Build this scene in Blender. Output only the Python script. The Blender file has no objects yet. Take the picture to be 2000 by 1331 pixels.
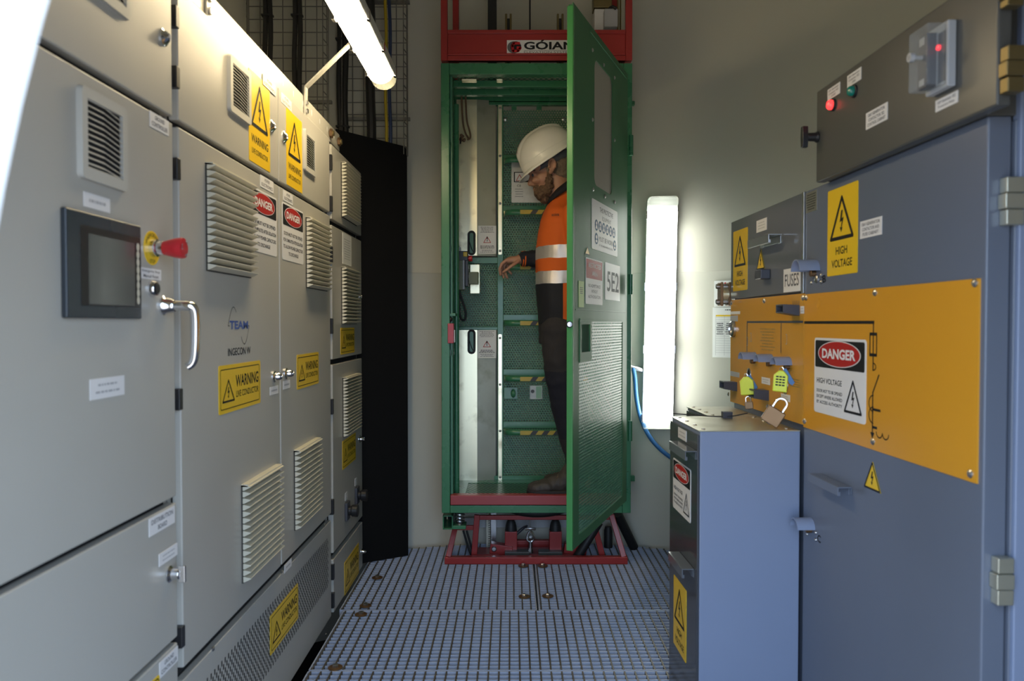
import bpy, bmesh, math, random
from mathutils import Vector, Matrix, noise
random.seed(7)
sc = bpy.context.scene
COL = sc.collection
PI = math.pi
F = 1500.0
PITCH = -math.radians(1.28)
CAMZ = 1.15

# ------------------------------------------------------------------ measuring helpers
def ray(px, py):
    x, y, z = (px - 1000) / F, 1.0, (665.5 - py) / F
    c, s = math.cos(PITCH), math.sin(PITCH)
    return Vector((x, y * c - z * s, y * s + z * c))
CAM = Vector((0, 0, CAMZ))

class Frame:
    """A flat face in the room: a runs to the viewer's right along it, b runs up, c stands off it."""
    def __init__(s, o, r, n=None):
        s.o = Vector(o); s.r = Vector(r).normalized(); s.u = Vector((0, 0, 1)); s.n = s.r.cross(s.u).normalized()
    def w(s, a, b, c=0.0):
        return s.o + s.r * a + s.u * b + s.n * c
    def m(s, px, py, c=0.0):
        d = ray(px, py); p0 = s.o + s.n * c
        t = (p0 - CAM).dot(s.n) / d.dot(s.n)
        p = CAM + d * t - s.o
        return p.dot(s.r), p.dot(s.u)
    def quad(s, tl, tr, br, bl, c=0.0):
        q = [s.m(*p, c) for p in (tl, tr, br, bl)]
        a0 = (q[0][0] + q[3][0]) / 2; a1 = (q[1][0] + q[2][0]) / 2
        b1 = (q[0][1] + q[1][1]) / 2; b0 = (q[2][1] + q[3][1]) / 2
        return a0, a1, b0, b1
    def tlbr(s, x0, y0, x1, y1, c=0.0):
        a0, b1 = s.m(x0, y0, c); a1, b0 = s.m(x1, y1, c)
        return a0, a1, b0, b1

WORLD = Frame((0, 0, 0), (1, 0, 0))
L = Frame((-0.70, 0, 0), (0, 1, 0))                    # left cabinet doors, facing +X
R = Frame((0.78, 2.06, 0), (0.03, -1, 0))              # right switchgear doors, facing -X
E = Frame((0, 3.5, 0), (1, 0, 0))                      # lift front
EB = Frame((0, 3.95, 0), (1, 0, 0))                    # lift back wall
def YF(y): return Frame((0, y, 0), (1, 0, 0))
def at(px, py, y):
    a, b = YF(y).m(px, py); return Vector((a, y, b))

# ------------------------------------------------------------------ materials
MATS = {}
def pm(name, col, rough=0.45, metal=0.0, var=0.06, scale=6.0, bump=0.0, bscale=200.0, coat=0.0, emit=None, estr=0.0, spec=0.5, stretch=None, dirt=None):
    if name in MATS: return MATS[name]
    m = bpy.data.materials.new(name); m.use_nodes = True
    nt = m.node_tree; n = nt.nodes; l = nt.links
    p = n['Principled BSDF']
    p.inputs['Roughness'].default_value = rough
    p.inputs['Metallic'].default_value = metal
    p.inputs['Coat Weight'].default_value = coat
    p.inputs['Specular IOR Level'].default_value = spec
    c = (*col, 1)
    p.inputs['Base Color'].default_value = c
    tc = None
    if var > 0 or bump > 0 or dirt:
        tc = n.new('ShaderNodeTexCoord')
        mp = n.new('ShaderNodeMapping'); l.new(tc.outputs['Object'], mp.inputs['Vector'])
        if stretch: mp.inputs['Scale'].default_value = stretch
    if var > 0:
        nz = n.new('ShaderNodeTexNoise'); nz.inputs['Scale'].default_value = scale; nz.inputs['Detail'].default_value = 4
        l.new(mp.outputs['Vector'], nz.inputs['Vector'])
        mx = n.new('ShaderNodeMix'); mx.data_type = 'RGBA'
        mx.inputs[6].default_value = tuple(max(0, v * (1 - var)) for v in col) + (1,)
        mx.inputs[7].default_value = tuple(min(1, v * (1 + var)) for v in col) + (1,)
        l.new(nz.outputs['Fac'], mx.inputs[0])
        out = mx.outputs[2]
        if dirt:
            dn = n.new('ShaderNodeTexNoise'); dn.inputs['Scale'].default_value = dirt[1]; dn.inputs['Detail'].default_value = 6
            l.new(mp.outputs['Vector'], dn.inputs['Vector'])
            rp = n.new('ShaderNodeValToRGB'); rp.color_ramp.elements[0].position = dirt[2]; rp.color_ramp.elements[1].position = dirt[3]
            l.new(dn.outputs['Fac'], rp.inputs['Fac'])
            m2 = n.new('ShaderNodeMix'); m2.data_type = 'RGBA'
            l.new(rp.outputs['Color'], m2.inputs[0]); l.new(out, m2.inputs[6]); m2.inputs[7].default_value = (*dirt[0], 1)
            out = m2.outputs[2]
        l.new(out, p.inputs['Base Color'])
        mr = n.new('ShaderNodeMapRange'); mr.inputs[3].default_value = max(0.02, rough * 0.85); mr.inputs[4].default_value = min(1, rough * 1.15)
        l.new(nz.outputs['Fac'], mr.inputs[0]); l.new(mr.outputs[0], p.inputs['Roughness'])
    if bump > 0:
        bz = n.new('ShaderNodeTexNoise'); bz.inputs['Scale'].default_value = bscale; bz.inputs['Detail'].default_value = 3
        l.new(mp.outputs['Vector'], bz.inputs['Vector'])
        bp = n.new('ShaderNodeBump'); bp.inputs['Strength'].default_value = bump; bp.inputs['Distance'].default_value = 0.002
        l.new(bz.outputs['Fac'], bp.inputs['Height']); l.new(bp.outputs['Normal'], p.inputs['Normal'])
    if emit:
        p.inputs['Emission Color'].default_value = (*emit, 1); p.inputs['Emission Strength'].default_value = estr
    MATS[name] = m
    return m

def clear(name, tint, alpha, rough=0.06):
    """Thin clear sheet: mostly lets light through, with a glossy skin."""
    m = bpy.data.materials.new(name); m.use_nodes = True
    nt = m.node_tree; n = nt.nodes; l = nt.links
    out = n['Material Output']; p = n['Principled BSDF']
    p.inputs['Base Color'].default_value = (*tint, 1); p.inputs['Roughness'].default_value = rough
    t = n.new('ShaderNodeBsdfTransparent'); t.inputs['Color'].default_value = (0.96, 0.97, 0.97, 1)
    mx = n.new('ShaderNodeMixShader'); mx.inputs[0].default_value = alpha
    l.new(t.outputs[0], mx.inputs[1]); l.new(p.outputs[0], mx.inputs[2]); l.new(mx.outputs[0], out.inputs['Surface'])
    MATS[name] = m
    return m

beige = pm('beige_grey_paint', (0.43, 0.415, 0.375), 0.33, var=0.03, bump=0.06, bscale=420)
beige_body = pm('beige_grey_body', (0.36, 0.35, 0.315), 0.45, var=0.03)
cream = pm('cream_plastic', (0.60, 0.57, 0.46), 0.5, var=0.03)
grille_grey = pm('pale_grey_plastic', (0.47, 0.46, 0.42), 0.5, var=0.03)
dark = pm('dark_void', (0.012, 0.012, 0.013), 0.9, var=0)
slit = pm('vent_slit_shadow', (0.05, 0.047, 0.04), 0.9, var=0)
rubber = pm('black_rubber', (0.014, 0.014, 0.015), 0.55, var=0.1)
blackp = pm('black_plastic', (0.018, 0.018, 0.02), 0.35, var=0.05)
slate = pm('slate_plastic', (0.055, 0.058, 0.075), 0.38, var=0.05)
chrome = pm('chrome', (0.78, 0.78, 0.8), 0.12, 1.0, var=0.03)
steel = pm('brushed_steel', (0.55, 0.55, 0.56), 0.32, 1.0, var=0.08, scale=30)
brass = pm('dull_brass', (0.24, 0.185, 0.085), 0.42, 0.8, var=0.1, scale=40)
bronze = pm('aged_bronze', (0.21, 0.125, 0.065), 0.45, 0.75, var=0.12, scale=40)
zinc = pm('yellow_zinc', (0.92, 0.84, 0.60), 0.30, 0.70, var=0.12, scale=7, dirt=((0.40, 0.33, 0.20), 9.0, 0.56, 0.75))  # pale enough to paint the lit half of the guard fold too
zinc_dull_shaded = pm('dull_and_shaded_zinc', (0.52, 0.51, 0.42), 0.32, 0.70, var=0.12, scale=8, dirt=((0.26, 0.25, 0.15), 7.0, 0.56, 0.78))  # dull fittings, and the painted shade on one half of the guard fold
galv = pm('galvanised_steel', (0.40, 0.45, 0.58), 0.5, 0.08, var=0.14, scale=28)
galv_rod = pm('weathered_rod', (0.085, 0.075, 0.058), 0.5, 0.2, var=0.2, scale=40)
bluegrey = pm('blue_grey_paint', (0.130, 0.150, 0.198), 0.24, var=0.03, bump=0.03, bscale=500)
bluegrey_box = pm('blue_grey_paint_matt', (0.225, 0.268, 0.385), 0.32, var=0.03, bump=0.03, bscale=500)
darkgrey = pm('dark_grey_paint', (0.085, 0.084, 0.078), 0.30, var=0.03, bump=0.03, bscale=500)
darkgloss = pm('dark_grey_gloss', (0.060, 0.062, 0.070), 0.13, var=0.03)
steelpaint = pm('grey_gloss_paint', (0.12, 0.13, 0.15), 0.12, var=0.03, bump=0.04, bscale=300)
amber = pm('amber_paint', (0.66, 0.30, 0.022), 0.30, var=0.03)
amber_gloss = pm('amber_gloss_paint', (0.60, 0.29, 0.03), 0.17, var=0.04, bump=0.05, bscale=260)
yellow = pm('sign_yellow', (0.80, 0.52, 0.015), 0.35, var=0.02)
yellow_film = pm('sign_yellow_gloss', (0.70, 0.46, 0.02), 0.15, var=0.02)
hiviz = pm('fluorescent_yellow', (0.68, 0.76, 0.03), 0.4, var=0.02)
white = pm('sign_white', (0.74, 0.73, 0.73), 0.45, var=0.02, spec=.3)
paper = pm('paper_white', (0.78, 0.78, 0.76), 0.7, var=0.02)
ink = pm('black_ink', (0.014, 0.014, 0.016), 0.5, var=0, spec=.2)
greyink = pm('grey_ink', (0.13, 0.13, 0.14), 0.6, var=0, spec=.2)
paleink = pm('faint_ink', (0.40, 0.40, 0.41), 0.6, var=0)
red = pm('sign_red', (0.42, 0.022, 0.02), 0.5, var=0.02, spec=.2)
blueink = pm('logo_blue', (0.045, 0.10, 0.36), 0.4, var=0)
signblue = pm('symbol_blue', (0.085, 0.15, 0.25), 0.55, var=0, spec=.12)
redpaint = pm('red_enamel', (0.35, 0.032, 0.030), 0.32, var=0.08, scale=10, bump=0.03, bscale=150)
redsill = pm('red_sill_paint', (0.33, 0.045, 0.05), 0.38, var=0.08, scale=12)
red_btn = pm('red_button', (0.55, 0.022, 0.03), 0.3, var=0.02)
green = pm('green_enamel', (0.045, 0.19, 0.092), 0.28, var=0.07, scale=9, bump=0.03, bscale=150)
green_mesh = pm('green_mesh_paint', (0.058, 0.20, 0.118), 0.35, var=0.08, scale=9)
green_edge = pm('bright_green_edge', (0.065, 0.27, 0.085), 0.26, var=0.06, scale=9)
green_door = pm('green_door_paint', (0.060, 0.175, 0.085), 0.48, var=0.05, scale=6, spec=.15)
towerwhite = pm('tower_wall_paint', (0.61, 0.59, 0.51), 0.36, var=0.025, scale=1.6, bump=0.03, bscale=90)
outerwhite = pm('tower_outer_paint', (0.82, 0.83, 0.84), 0.4, var=0.02)
blackboard = pm('black_board_panel', (0.006, 0.006, 0.0065), 0.75, var=0.1, spec=.15)
wiremat = pm('tray_wire', (0.27, 0.26, 0.24), 0.45, 0.7, var=0.1)
darkcable = pm('dark_cable_sheath', (0.020, 0.019, 0.018), 0.5, var=0.1)
yellowcable = pm('yellow_cable_sheath', (0.50, 0.36, 0.02), 0.5, var=0.05)
bluecable = pm('blue_cable_sheath', (0.035, 0.15, 0.38), 0.45, var=0.05)
bluedark = pm('navy_cable_sheath', (0.03, 0.05, 0.12), 0.5, var=0.05)
lampwarm = pm('warm_tube_diffuser', (0.9, 0.88, 0.8), 0.3, var=0, emit=(1.0, 0.80, 0.48), estr=31.0)
lampcool = pm('cool_tube_diffuser', (0.9, 0.9, 0.88), 0.3, var=0, emit=(0.96, 1.0, 0.92), estr=12.5)
lampbody = pm('lamp_housing', (0.60, 0.60, 0.58), 0.4, var=0.03)
lampend = clear('clear_lamp_cover', (0.8, 0.8, 0.76), 0.45, 0.15)
acrylic = clear('clear_acrylic', (0.55, 0.58, 0.6), 0.22, 0.05)
window_pane = clear('window_film', (0.42, 0.39, 0.35), 0.80, 0.4)
red_led = pm('red_lens_lit', (0.6, 0.02, 0.02), 0.25, var=0, emit=(1.0, 0.04, 0.04), estr=2.2)
red_dot = pm('red_led_lit', (0.6, 0.02, 0.02), 0.25, var=0, emit=(1.0, 0.03, 0.05), estr=1.6)
green_lens = pm('green_lens', (0.01, 0.20, 0.15), 0.2, var=0)
screen_m = pm('screen_glass', (0.105, 0.105, 0.095), 0.12, var=0.10, scale=9)
screen_frame = pm('screen_bezel', (0.030, 0.038, 0.048), 0.2, var=0.04)
olive = pm('olive_plastic', (0.105, 0.12, 0.045), 0.4, var=0.05)
lightgrey = pm('light_grey_plastic', (0.42, 0.43, 0.45), 0.4, var=0.03)
pinkred = pm('faded_red_plastic', (0.42, 0.05, 0.07), 0.4, var=0.05)
hemp = pm('brown_cord', (0.17, 0.10, 0.055), 0.8, var=0.2, scale=60)
tapeyellow = pm('hazard_yellow', (0.50, 0.36, 0.02), 0.45, var=0.15, scale=30)
tapeblack = pm('hazard_black', (0.035, 0.032, 0.030), 0.5, var=0.15, scale=30)
plate_m = pm('aluminium_plate', (0.48, 0.48, 0.45), 0.42, 0.45, var=0.12, scale=60)
nameplate_m = pm('stamped_nameplate', (0.28, 0.28, 0.24), 0.35, 0.5, var=0.08)
limegreen = pm('lime_label', (0.40, 0.62, 0.18), 0.5, var=0.03)
palegreen = pm('pale_green_label', (0.33, 0.55, 0.36), 0.5, var=0.03)

# ------------------------------------------------------------------ object helpers
WL = {}
def link(name, data, parent=None, loc=(0, 0, 0)):
    o = bpy.data.objects.new(name, data); COL.objects.link(o)
    loc = Vector(loc)
    if parent is not None:
        o.parent = parent
        o.location = loc - WL[parent.name]
    else:
        o.location = loc
    WL[o.name] = loc
    return o
def tag(o, label, cat, group=None):
    o['label'] = label; o['category'] = cat
    if group: o['group'] = group
    return o
def thing(name, label, cat, loc, group=None):
    o = link(name, None, None, loc); o.empty_display_size = 0.05
    return tag(o, label, cat, group)

_txt = {}
def glyphs(s, bold=0.0, font=None):
    k = (s, bold)
    if k in _txt: return _txt[k]
    cu = bpy.data.curves.new('lettering', 'FONT'); cu.body = s; cu.size = 1; cu.resolution_u = 3
    cu.offset = bold
    ob = bpy.data.objects.new('lettering', cu)
    me = ob.to_mesh()
    vs = [(v.co.x, v.co.y) for v in me.vertices]; fs = [tuple(p.vertices) for p in me.polygons]
    ob.to_mesh_clear(); bpy.data.objects.remove(ob); bpy.data.curves.remove(cu)
    x0 = min(v[0] for v in vs); x1 = max(v[0] for v in vs); y0 = min(v[1] for v in vs); y1 = max(v[1] for v in vs)
    vs = [((x - x0) / (x1 - x0), (y - y0) / (y1 - y0)) for x, y in vs]
    _txt[k] = (vs, fs, (x1 - x0) / (y1 - y0))
    return _txt[k]

class MB:
    def __init__(s, fr=WORLD):
        s.fr = fr; s.v = []; s.f = []; s.mi = []; s.ms = []
    def _m(s, m):
        if m not in s.ms: s.ms.append(m)
        return s.ms.index(m)
    def add(s, vs, fs, mat, world=False):
        b = len(s.v); k = s._m(mat)
        s.v.extend([Vector(p) if world else s.fr.w(*p) for p in vs])
        for f in fs:
            s.f.append(tuple(i + b for i in f)); s.mi.append(k)
        return s
    def box(s, a0, a1, b0, b1, c0, c1, mat):
        vs = [(a, b, c) for c in (c0, c1) for b in (b0, b1) for a in (a0, a1)]
        return s.add(vs, [(0, 2, 3, 1), (4, 5, 7, 6), (0, 1, 5, 4), (2, 6, 7, 3), (0, 4, 6, 2), (1, 3, 7, 5)], mat)
    def prism(s, poly, c0, c1, mat):
        n = len(poly)
        vs = [(a, b, c0) for a, b in poly] + [(a, b, c1) for a, b in poly]
        fs = [tuple(range(n - 1, -1, -1)), tuple(range(n, 2 * n))] + [(i, (i + 1) % n, n + (i + 1) % n, n + i) for i in range(n)]
        return s.add(vs, fs, mat)
    def extr(s, prof, a0, a1, mat):
        """prof: closed outline in (b, c), run along a"""
        n = len(prof)
        vs = [(a0, b, c) for b, c in prof] + [(a1, b, c) for b, c in prof]
        fs = [tuple(range(n - 1, -1, -1)), tuple(range(n, 2 * n))] + [(i, (i + 1) % n, n + (i + 1) % n, n + i) for i in range(n)]
        return s.add(vs, fs, mat)
    def flat(s, poly, c, mat):
        return s.add([(a, b, c) for a, b in poly], [tuple(range(len(poly)))], mat)
    def rect(s, a0, a1, b0, b1, c, mat):
        return s.flat([(a0, b0), (a1, b0), (a1, b1), (a0, b1)], c, mat)
    def ell(s, ca, cb, ra, rb, c, mat, n=36):
        return s.flat([(ca + ra * math.cos(2 * PI * i / n), cb + rb * math.sin(2 * PI * i / n)) for i in range(n)], c, mat)
    def rrect(s, a0, a1, b0, b1, r, n=5):
        pts = []
        for (x, y, t0) in ((a1 - r, b0 + r, -PI / 2), (a1 - r, b1 - r, 0), (a0 + r, b1 - r, PI / 2), (a0 + r, b0 + r, PI)):
            for i in range(n + 1):
                t = t0 + PI / 2 * i / n
                pts.append((x + r * math.cos(t), y + r * math.sin(t)))
        return pts
    def stroke(s, pts, w, c, mat, closed=False):
        pts = [Vector(p) for p in pts]; n = len(pts)
        for i in range(n if closed else n - 1):
            p, q = pts[i], pts[(i + 1) % n]; d = (q - p)
            if d.length < 1e-9: continue
            d.normalize(); e = Vector((-d.y, d.x)) * w / 2
            s.flat([tuple(p - e), tuple(q - e), tuple(q + e), tuple(p + e)], c, mat)
        for i, p in enumerate(pts):
            if w > 0.0015 and (closed or 0 < i < n - 1): s.ell(p.x, p.y, w / 2, w / 2, c, mat, 10)
        return s
    def text(s, t, a0, a1, b0, b1, c, mat, bold=0.0, keep=False):
        vs, fs, asp = glyphs(t, bold)
        if keep:
            w = (b1 - b0) * asp
            if w < a1 - a0:
                m = (a0 + a1) / 2; a0, a1 = m - w / 2, m + w / 2
        return s.add([(a0 + x * (a1 - a0), b0 + y * (b1 - b0), c) for x, y in vs], fs, mat)
    def scribble(s, a0, a1, b0, b1, rows, c, mat, fill=0.55):
        """print too small to read: broken rows of dark dashes"""
        h = (b1 - b0) / rows
        for i in range(rows):
            y = b1 - (i + 0.5) * h; span = (a1 - a0) * random.uniform(0.7, 1.0); x = (a0 + a1 - span) / 2; end = x + span
            while x < end:
                w = random.uniform(0.05, 0.16) * (a1 - a0)
                s.rect(x, min(end, x + w), y - h * fill / 2, y + h * fill / 2, c, mat); x += w + 0.03 * (a1 - a0)
        return s
    def cyl(s, p, q, r, mat, seg=20, r2=None, world=False, caps=True):
        P = Vector(p) if world else s.fr.w(*p); Q = Vector(q) if world else s.fr.w(*q)
        r2 = r if r2 is None else r2
        d = (Q - P).normalized(); x = d.orthogonal().normalized(); y = d.cross(x)
        vs = []
        for (o, rr) in ((P, r), (Q, r2)):
            for i in range(seg):
                t = 2 * PI * i / seg; vs.append(o + (x * math.cos(t) + y * math.sin(t)) * rr)
        fs = [(i, (i + 1) % seg, seg + (i + 1) % seg, seg + i) for i in range(seg)]
        if caps: fs += [tuple(range(seg - 1, -1, -1)), tuple(range(seg, 2 * seg))]
        return s.add(vs, fs, mat, True)
    def lathe(s, p, d, prof, mat, seg=24, world=False):
        """prof: (radius, distance along d) pairs"""
        P = Vector(p) if world else s.fr.w(*p)
        D = Vector(d).normalized() if world else (s.fr.r * d[0] + s.fr.u * d[1] + s.fr.n * d[2]).normalized()
        x = D.orthogonal().normalized(); y = D.cross(x); vs = []; n = len(prof)
        for r, h in prof:
            for i in range(seg):
                t = 2 * PI * i / seg; vs.append(P + D * h + (x * math.cos(t) + y * math.sin(t)) * max(r, 1e-5))
        fs = [(k * seg + i, k * seg + (i + 1) % seg, (k + 1) * seg + (i + 1) % seg, (k + 1) * seg + i) for k in range(n - 1) for i in range(seg)]
        fs += [tuple(range(seg - 1, -1, -1)), tuple(range((n - 1) * seg, n * seg))]
        return s.add(vs, fs, mat, True)
    def tube(s, pts, r, mat, seg=10, world=True, smooth=0, closed=False, flatten=None):
        P = [Vector(p) if world else s.fr.w(*p) for p in pts]
        for _ in range(smooth):
            Q = [P[0]]
            for i in range(len(P) - 1):
                Q += [P[i] * 0.75 + P[i + 1] * 0.25, P[i] * 0.25 + P[i + 1] * 0.75]
            P = Q + [P[-1]]
        n = len(P); rings = []; up = None
        for i in range(n):
            if closed: d = P[(i + 1) % n] - P[i - 1]
            else: d = P[min(i + 1, n - 1)] - P[max(i - 1, 0)]
            d.normalize()
            if up is None: x = d.orthogonal().normalized()
            else:
                x = up - d * up.dot(d); x = x.normalized() if x.length > 1e-6 else d.orthogonal().normalized()
            up = x; y = d.cross(x)
            rr = r(i / (n - 1)) if callable(r) else r
            rings.append([P[i] + (x * math.cos(2 * PI * k / seg) + y * math.sin(2 * PI * k / seg)) * rr for k in range(seg)])
        vs = [v for g in rings for v in g]
        m = n if closed else n - 1
        fs = [(i * seg + k, i * seg + (k + 1) % seg, ((i + 1) % n) * seg + (k + 1) % seg, ((i + 1) % n) * seg + k) for i in range(m) for k in range(seg)]
        if not closed: fs += [tuple(range(seg - 1, -1, -1)), tuple(range((n - 1) * seg, n * seg))]
        return s.add(vs, fs, mat, True)
    def ball(s, p, r, mat, seg=20, rings=12, world=False, axes=None):
        P = Vector(p) if world else s.fr.w(*p)
        R3 = (r, r, r) if not hasattr(r, '__len__') else r
        X, Y, Z = axes if axes else (Vector((1, 0, 0)), Vector((0, 1, 0)), Vector((0, 0, 1)))
        vs = [P + Z * R3[2]]
        for j in range(1, rings):
            ph = PI * j / rings
            for i in range(seg):
                t = 2 * PI * i / seg
                vs.append(P + X * (R3[0] * math.sin(ph) * math.cos(t)) + Y * (R3[1] * math.sin(ph) * math.sin(t)) + Z * (R3[2] * math.cos(ph)))
        vs.append(P - Z * R3[2]); N = len(vs) - 1
        fs = [(0, 1 + i, 1 + (i + 1) % seg) for i in range(seg)]
        for j in range(rings - 2):
            for i in range(seg):
                fs.append((1 + j * seg + i, 1 + (j + 1) * seg + i, 1 + (j + 1) * seg + (i + 1) % seg, 1 + j * seg + (i + 1) % seg))
        fs += [(N, 1 + (rings - 2) * seg + (i + 1) % seg, 1 + (rings - 2) * seg + i) for i in range(seg)]
        return s.add(vs, fs, mat, True)
    def bar(s, p, q, w, t, mat, up=(0, 0, 1)):
        """square bar between two world points, w wide and t along up"""
        P, Q = Vector(p), Vector(q); d = (Q - P).normalized(); U = Vector(up)
        x = d.cross(U)
        if x.length < 1e-4: x = d.orthogonal()
        x.normalize(); y = x.cross(d).normalized()
        vs = [o + x * (i * w / 2) + y * (j * t / 2) for o in (P, Q) for (i, j) in ((-1, -1), (1, -1), (1, 1), (-1, 1))]
        return s.add(vs, [(0, 1, 2, 3), (7, 6, 5, 4), (0, 4, 5, 1), (1, 5, 6, 2), (2, 6, 7, 3), (3, 7, 4, 0)], mat, True)
    def perf(s, a0, a1, b0, b1, c, pitch, hole, mat, skip=None):
        """sheet with a staggered field of six-sided holes"""
        k = pitch / math.sqrt(3); rows = int((b1 - b0) / (1.5 * k)) + 1; cols = int((a1 - a0) / pitch) + 1
        idx = {}; vs = []; fs = []
        def vid(a, b):
            key = (round(a * 20000), round(b * 20000))
            if key not in idx: idx[key] = len(vs); vs.append((min(max(a, a0), a1), min(max(b, b0), b1), c))
            return idx[key]
        for j in range(rows):
            for i in range(cols):
                ca = a0 + (i + (0.5 if j % 2 else 0)) * pitch; cb = b0 + j * 1.5 * k
                if skip and skip(ca, cb): continue
                o = []; q = []
                for t in range(6):
                    an = PI / 6 + t * PI / 3
                    o.append(vid(ca + k * math.cos(an), cb + k * math.sin(an)))
                    q.append(vid(ca + hole * math.cos(an) * 1.0003, cb + hole * math.sin(an)))
                for t in range(6):
                    fs.append((o[t], o[(t + 1) % 6], q[(t + 1) % 6], q[t]))
        return s.add(vs, fs, mat)
    def build(s, name, parent=None, bevel=0.0, seg=2, label=None, cat=None, group=None, loc=None, angle=35, solid=0.0, recalc=True):
        if loc is None:
            if parent is not None: loc = WL[parent.name]
            else:
                xs = [p.x for p in s.v]; ys = [p.y for p in s.v]; zs = [p.z for p in s.v]
                loc = Vector(((min(xs) + max(xs)) / 2, (min(ys) + max(ys)) / 2, min(zs)))
        loc = Vector(loc)
        me = bpy.data.meshes.new(name)
        me.from_pydata([tuple(p - loc) for p in s.v], [], s.f)
        for m in s.ms: me.materials.append(m)
        me.polygons.foreach_set('material_index', s.mi)
        me.polygons.foreach_set('use_smooth', [True] * len(s.f))
        me.update()
        me.set_sharp_from_angle(angle=math.radians(angle))
        o = link(name, me, parent, loc)
        if bevel > 0:
            b = o.modifiers.new('edge', 'BEVEL'); b.width = bevel; b.segments = seg; b.limit_method = 'ANGLE'; b.angle_limit = math.radians(50); b.harden_normals = True
        if solid > 0:
            d = o.modifiers.new('gauge', 'SOLIDIFY'); d.thickness = solid; d.offset = -1
        if label: tag(o, label, cat, group)
        return o

def structure(o):
    o['kind'] = 'structure'; return o

# ------------------------------------------------------------------ signs, labels, small fittings
BOLT = [(0.50, 0.86), (0.57, 0.86), (0.53, 0.56), (0.62, 0.60), (0.52, 0.22), (0.57, 0.24), (0.50, 0.06), (0.44, 0.26), (0.49, 0.24), (0.53, 0.47), (0.43, 0.43)]
def triangle(mb, a0, a1, b0, b1, c, mat, fill=None, w=None, bolt=True):
    w = w or (a1 - a0) * 0.075
    T = [(a0 + w / 2, b0 + w / 2), (a1 - w / 2, b0 + w / 2), ((a0 + a1) / 2, b1 - w / 2)]
    if fill: mb.flat(T, c, fill)
    mb.stroke(T, w, c + 0.0003, mat, True)
    if bolt:
        W, H = a1 - a0, b1 - b0
        mb.flat([(a0 + W * (0.5 + (x - 0.52) * 0.9), b0 + H * (0.13 + y * 0.62)) for x, y in BOLT], c + 0.0003, mat)
def sheet(mb, q, c, mat, r=0.0, t=0.001):
    a0, a1, b0, b1 = q
    mb.prism(mb.rrect(a0, a1, b0, b1, r) if r > 0 else [(a0, b0), (a1, b0), (a1, b1), (a0, b1)], c, c + t, mat)
    return c + t + 0.0003
def warn_tall(parent, fr, q, c, l1, l2, mat=yellow, name='warning_sign'):
    mb = MB(fr); a0, a1, b0, b1 = q; z = sheet(mb, q, c, mat, 0.004); w, h = a1 - a0, b1 - b0
    triangle(mb, a0 + w * .10, a1 - w * .12, b0 + h * .40, b1 - h * .10, z, ink, None, w * .055)
    if l2 == 'VOLTAGE':
        mb.text(l1, a0 + w * .30, a1 - w * .32, b0 + h * .235, b0 + h * .325, z, ink, .016)
        mb.text(l2, a0 + w * .16, a1 - w * .16, b0 + h * .09, b0 + h * .18, z, ink, .016)
    else:
        mb.text(l1, a0 + w * .10, a1 - w * .10, b0 + h * .22, b0 + h * .31, z, ink, .018)
        mb.text(l2, a0 + w * .12, a1 - w * .12, b0 + h * .10, b0 + h * .16, z, ink, .012)
    return mb.build(name, parent)
def warn_wide(parent, fr, q, c, mat=yellow):
    mb = MB(fr); a0, a1, b0, b1 = q; z = sheet(mb, q, c, mat, 0.006); w, h = a1 - a0, b1 - b0
    e = 0.035 * w
    mb.stroke(mb.rrect(a0 + e, a1 - e, b0 + e, b1 - e, 0.006), 0.0022, z, ink, True)
    triangle(mb, a0 + w * .07, a0 + w * .34, b0 + h * .22, b0 + h * .70, z, ink, None, w * .016)
    mb.text('WARNING', a0 + w * .37, a1 - w * .06, b0 + h * .50, b0 + h * .76, z, ink, 0.02)
    mb.text('LIVE CONDUCTOR', a0 + w * .38, a1 - w * .06, b0 + h * .28, b0 + h * .42, z, ink, .012)
    return mb.build('warning_sign', parent)
def danger(parent, fr, q, c, lines, tri=False, hv=False, small=False):
    mb = MB(fr); a0, a1, b0, b1 = q; w, h = a1 - a0, b1 - b0
    z = sheet(mb, q, c, white, 0.008)
    m = 0.022 * w
    mb.flat(mb.rrect(a0 + m, a1 - m, b1 - h * .39, b1 - m, 0.005), z, ink)
    ca, cb = (a0 + a1) / 2, b1 - h * .20
    mb.ell(ca, cb, w * .415, h * .168, z + .0003, white)
    mb.ell(ca, cb, w * .40, h * .158, z + .0006, red)
    mb.text('DANGER', ca - w * .325, ca + w * .325, cb - h * .065, cb + h * .065, z + .0009, white, 0.035)
    if hv:
        mb.text('HIGH VOLTAGE', a0 + w * .06, a0 + w * .57, b0 + h * .40, b0 + h * .47, z, ink, .012)
        triangle(mb, a0 + w * .62, a0 + w * .94, b0 + h * .09, b0 + h * .50, z, ink, None, w * .022)
        y = b0 + h * .32
        for t in lines:
            mb.text(t, a0 + w * .06, a0 + w * .58, y - h * .042, y, z, ink, .012); y -= h * .075
    else:
        y = b0 + h * .50
        for t in lines:
            k = min(1.0, len(t) / 24) * .46
            mb.text(t, ca - w * k, ca + w * k, y - h * .062, y, z, ink, 0.016); y -= h * .115
    return mb.build('danger_sign', parent)
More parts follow.
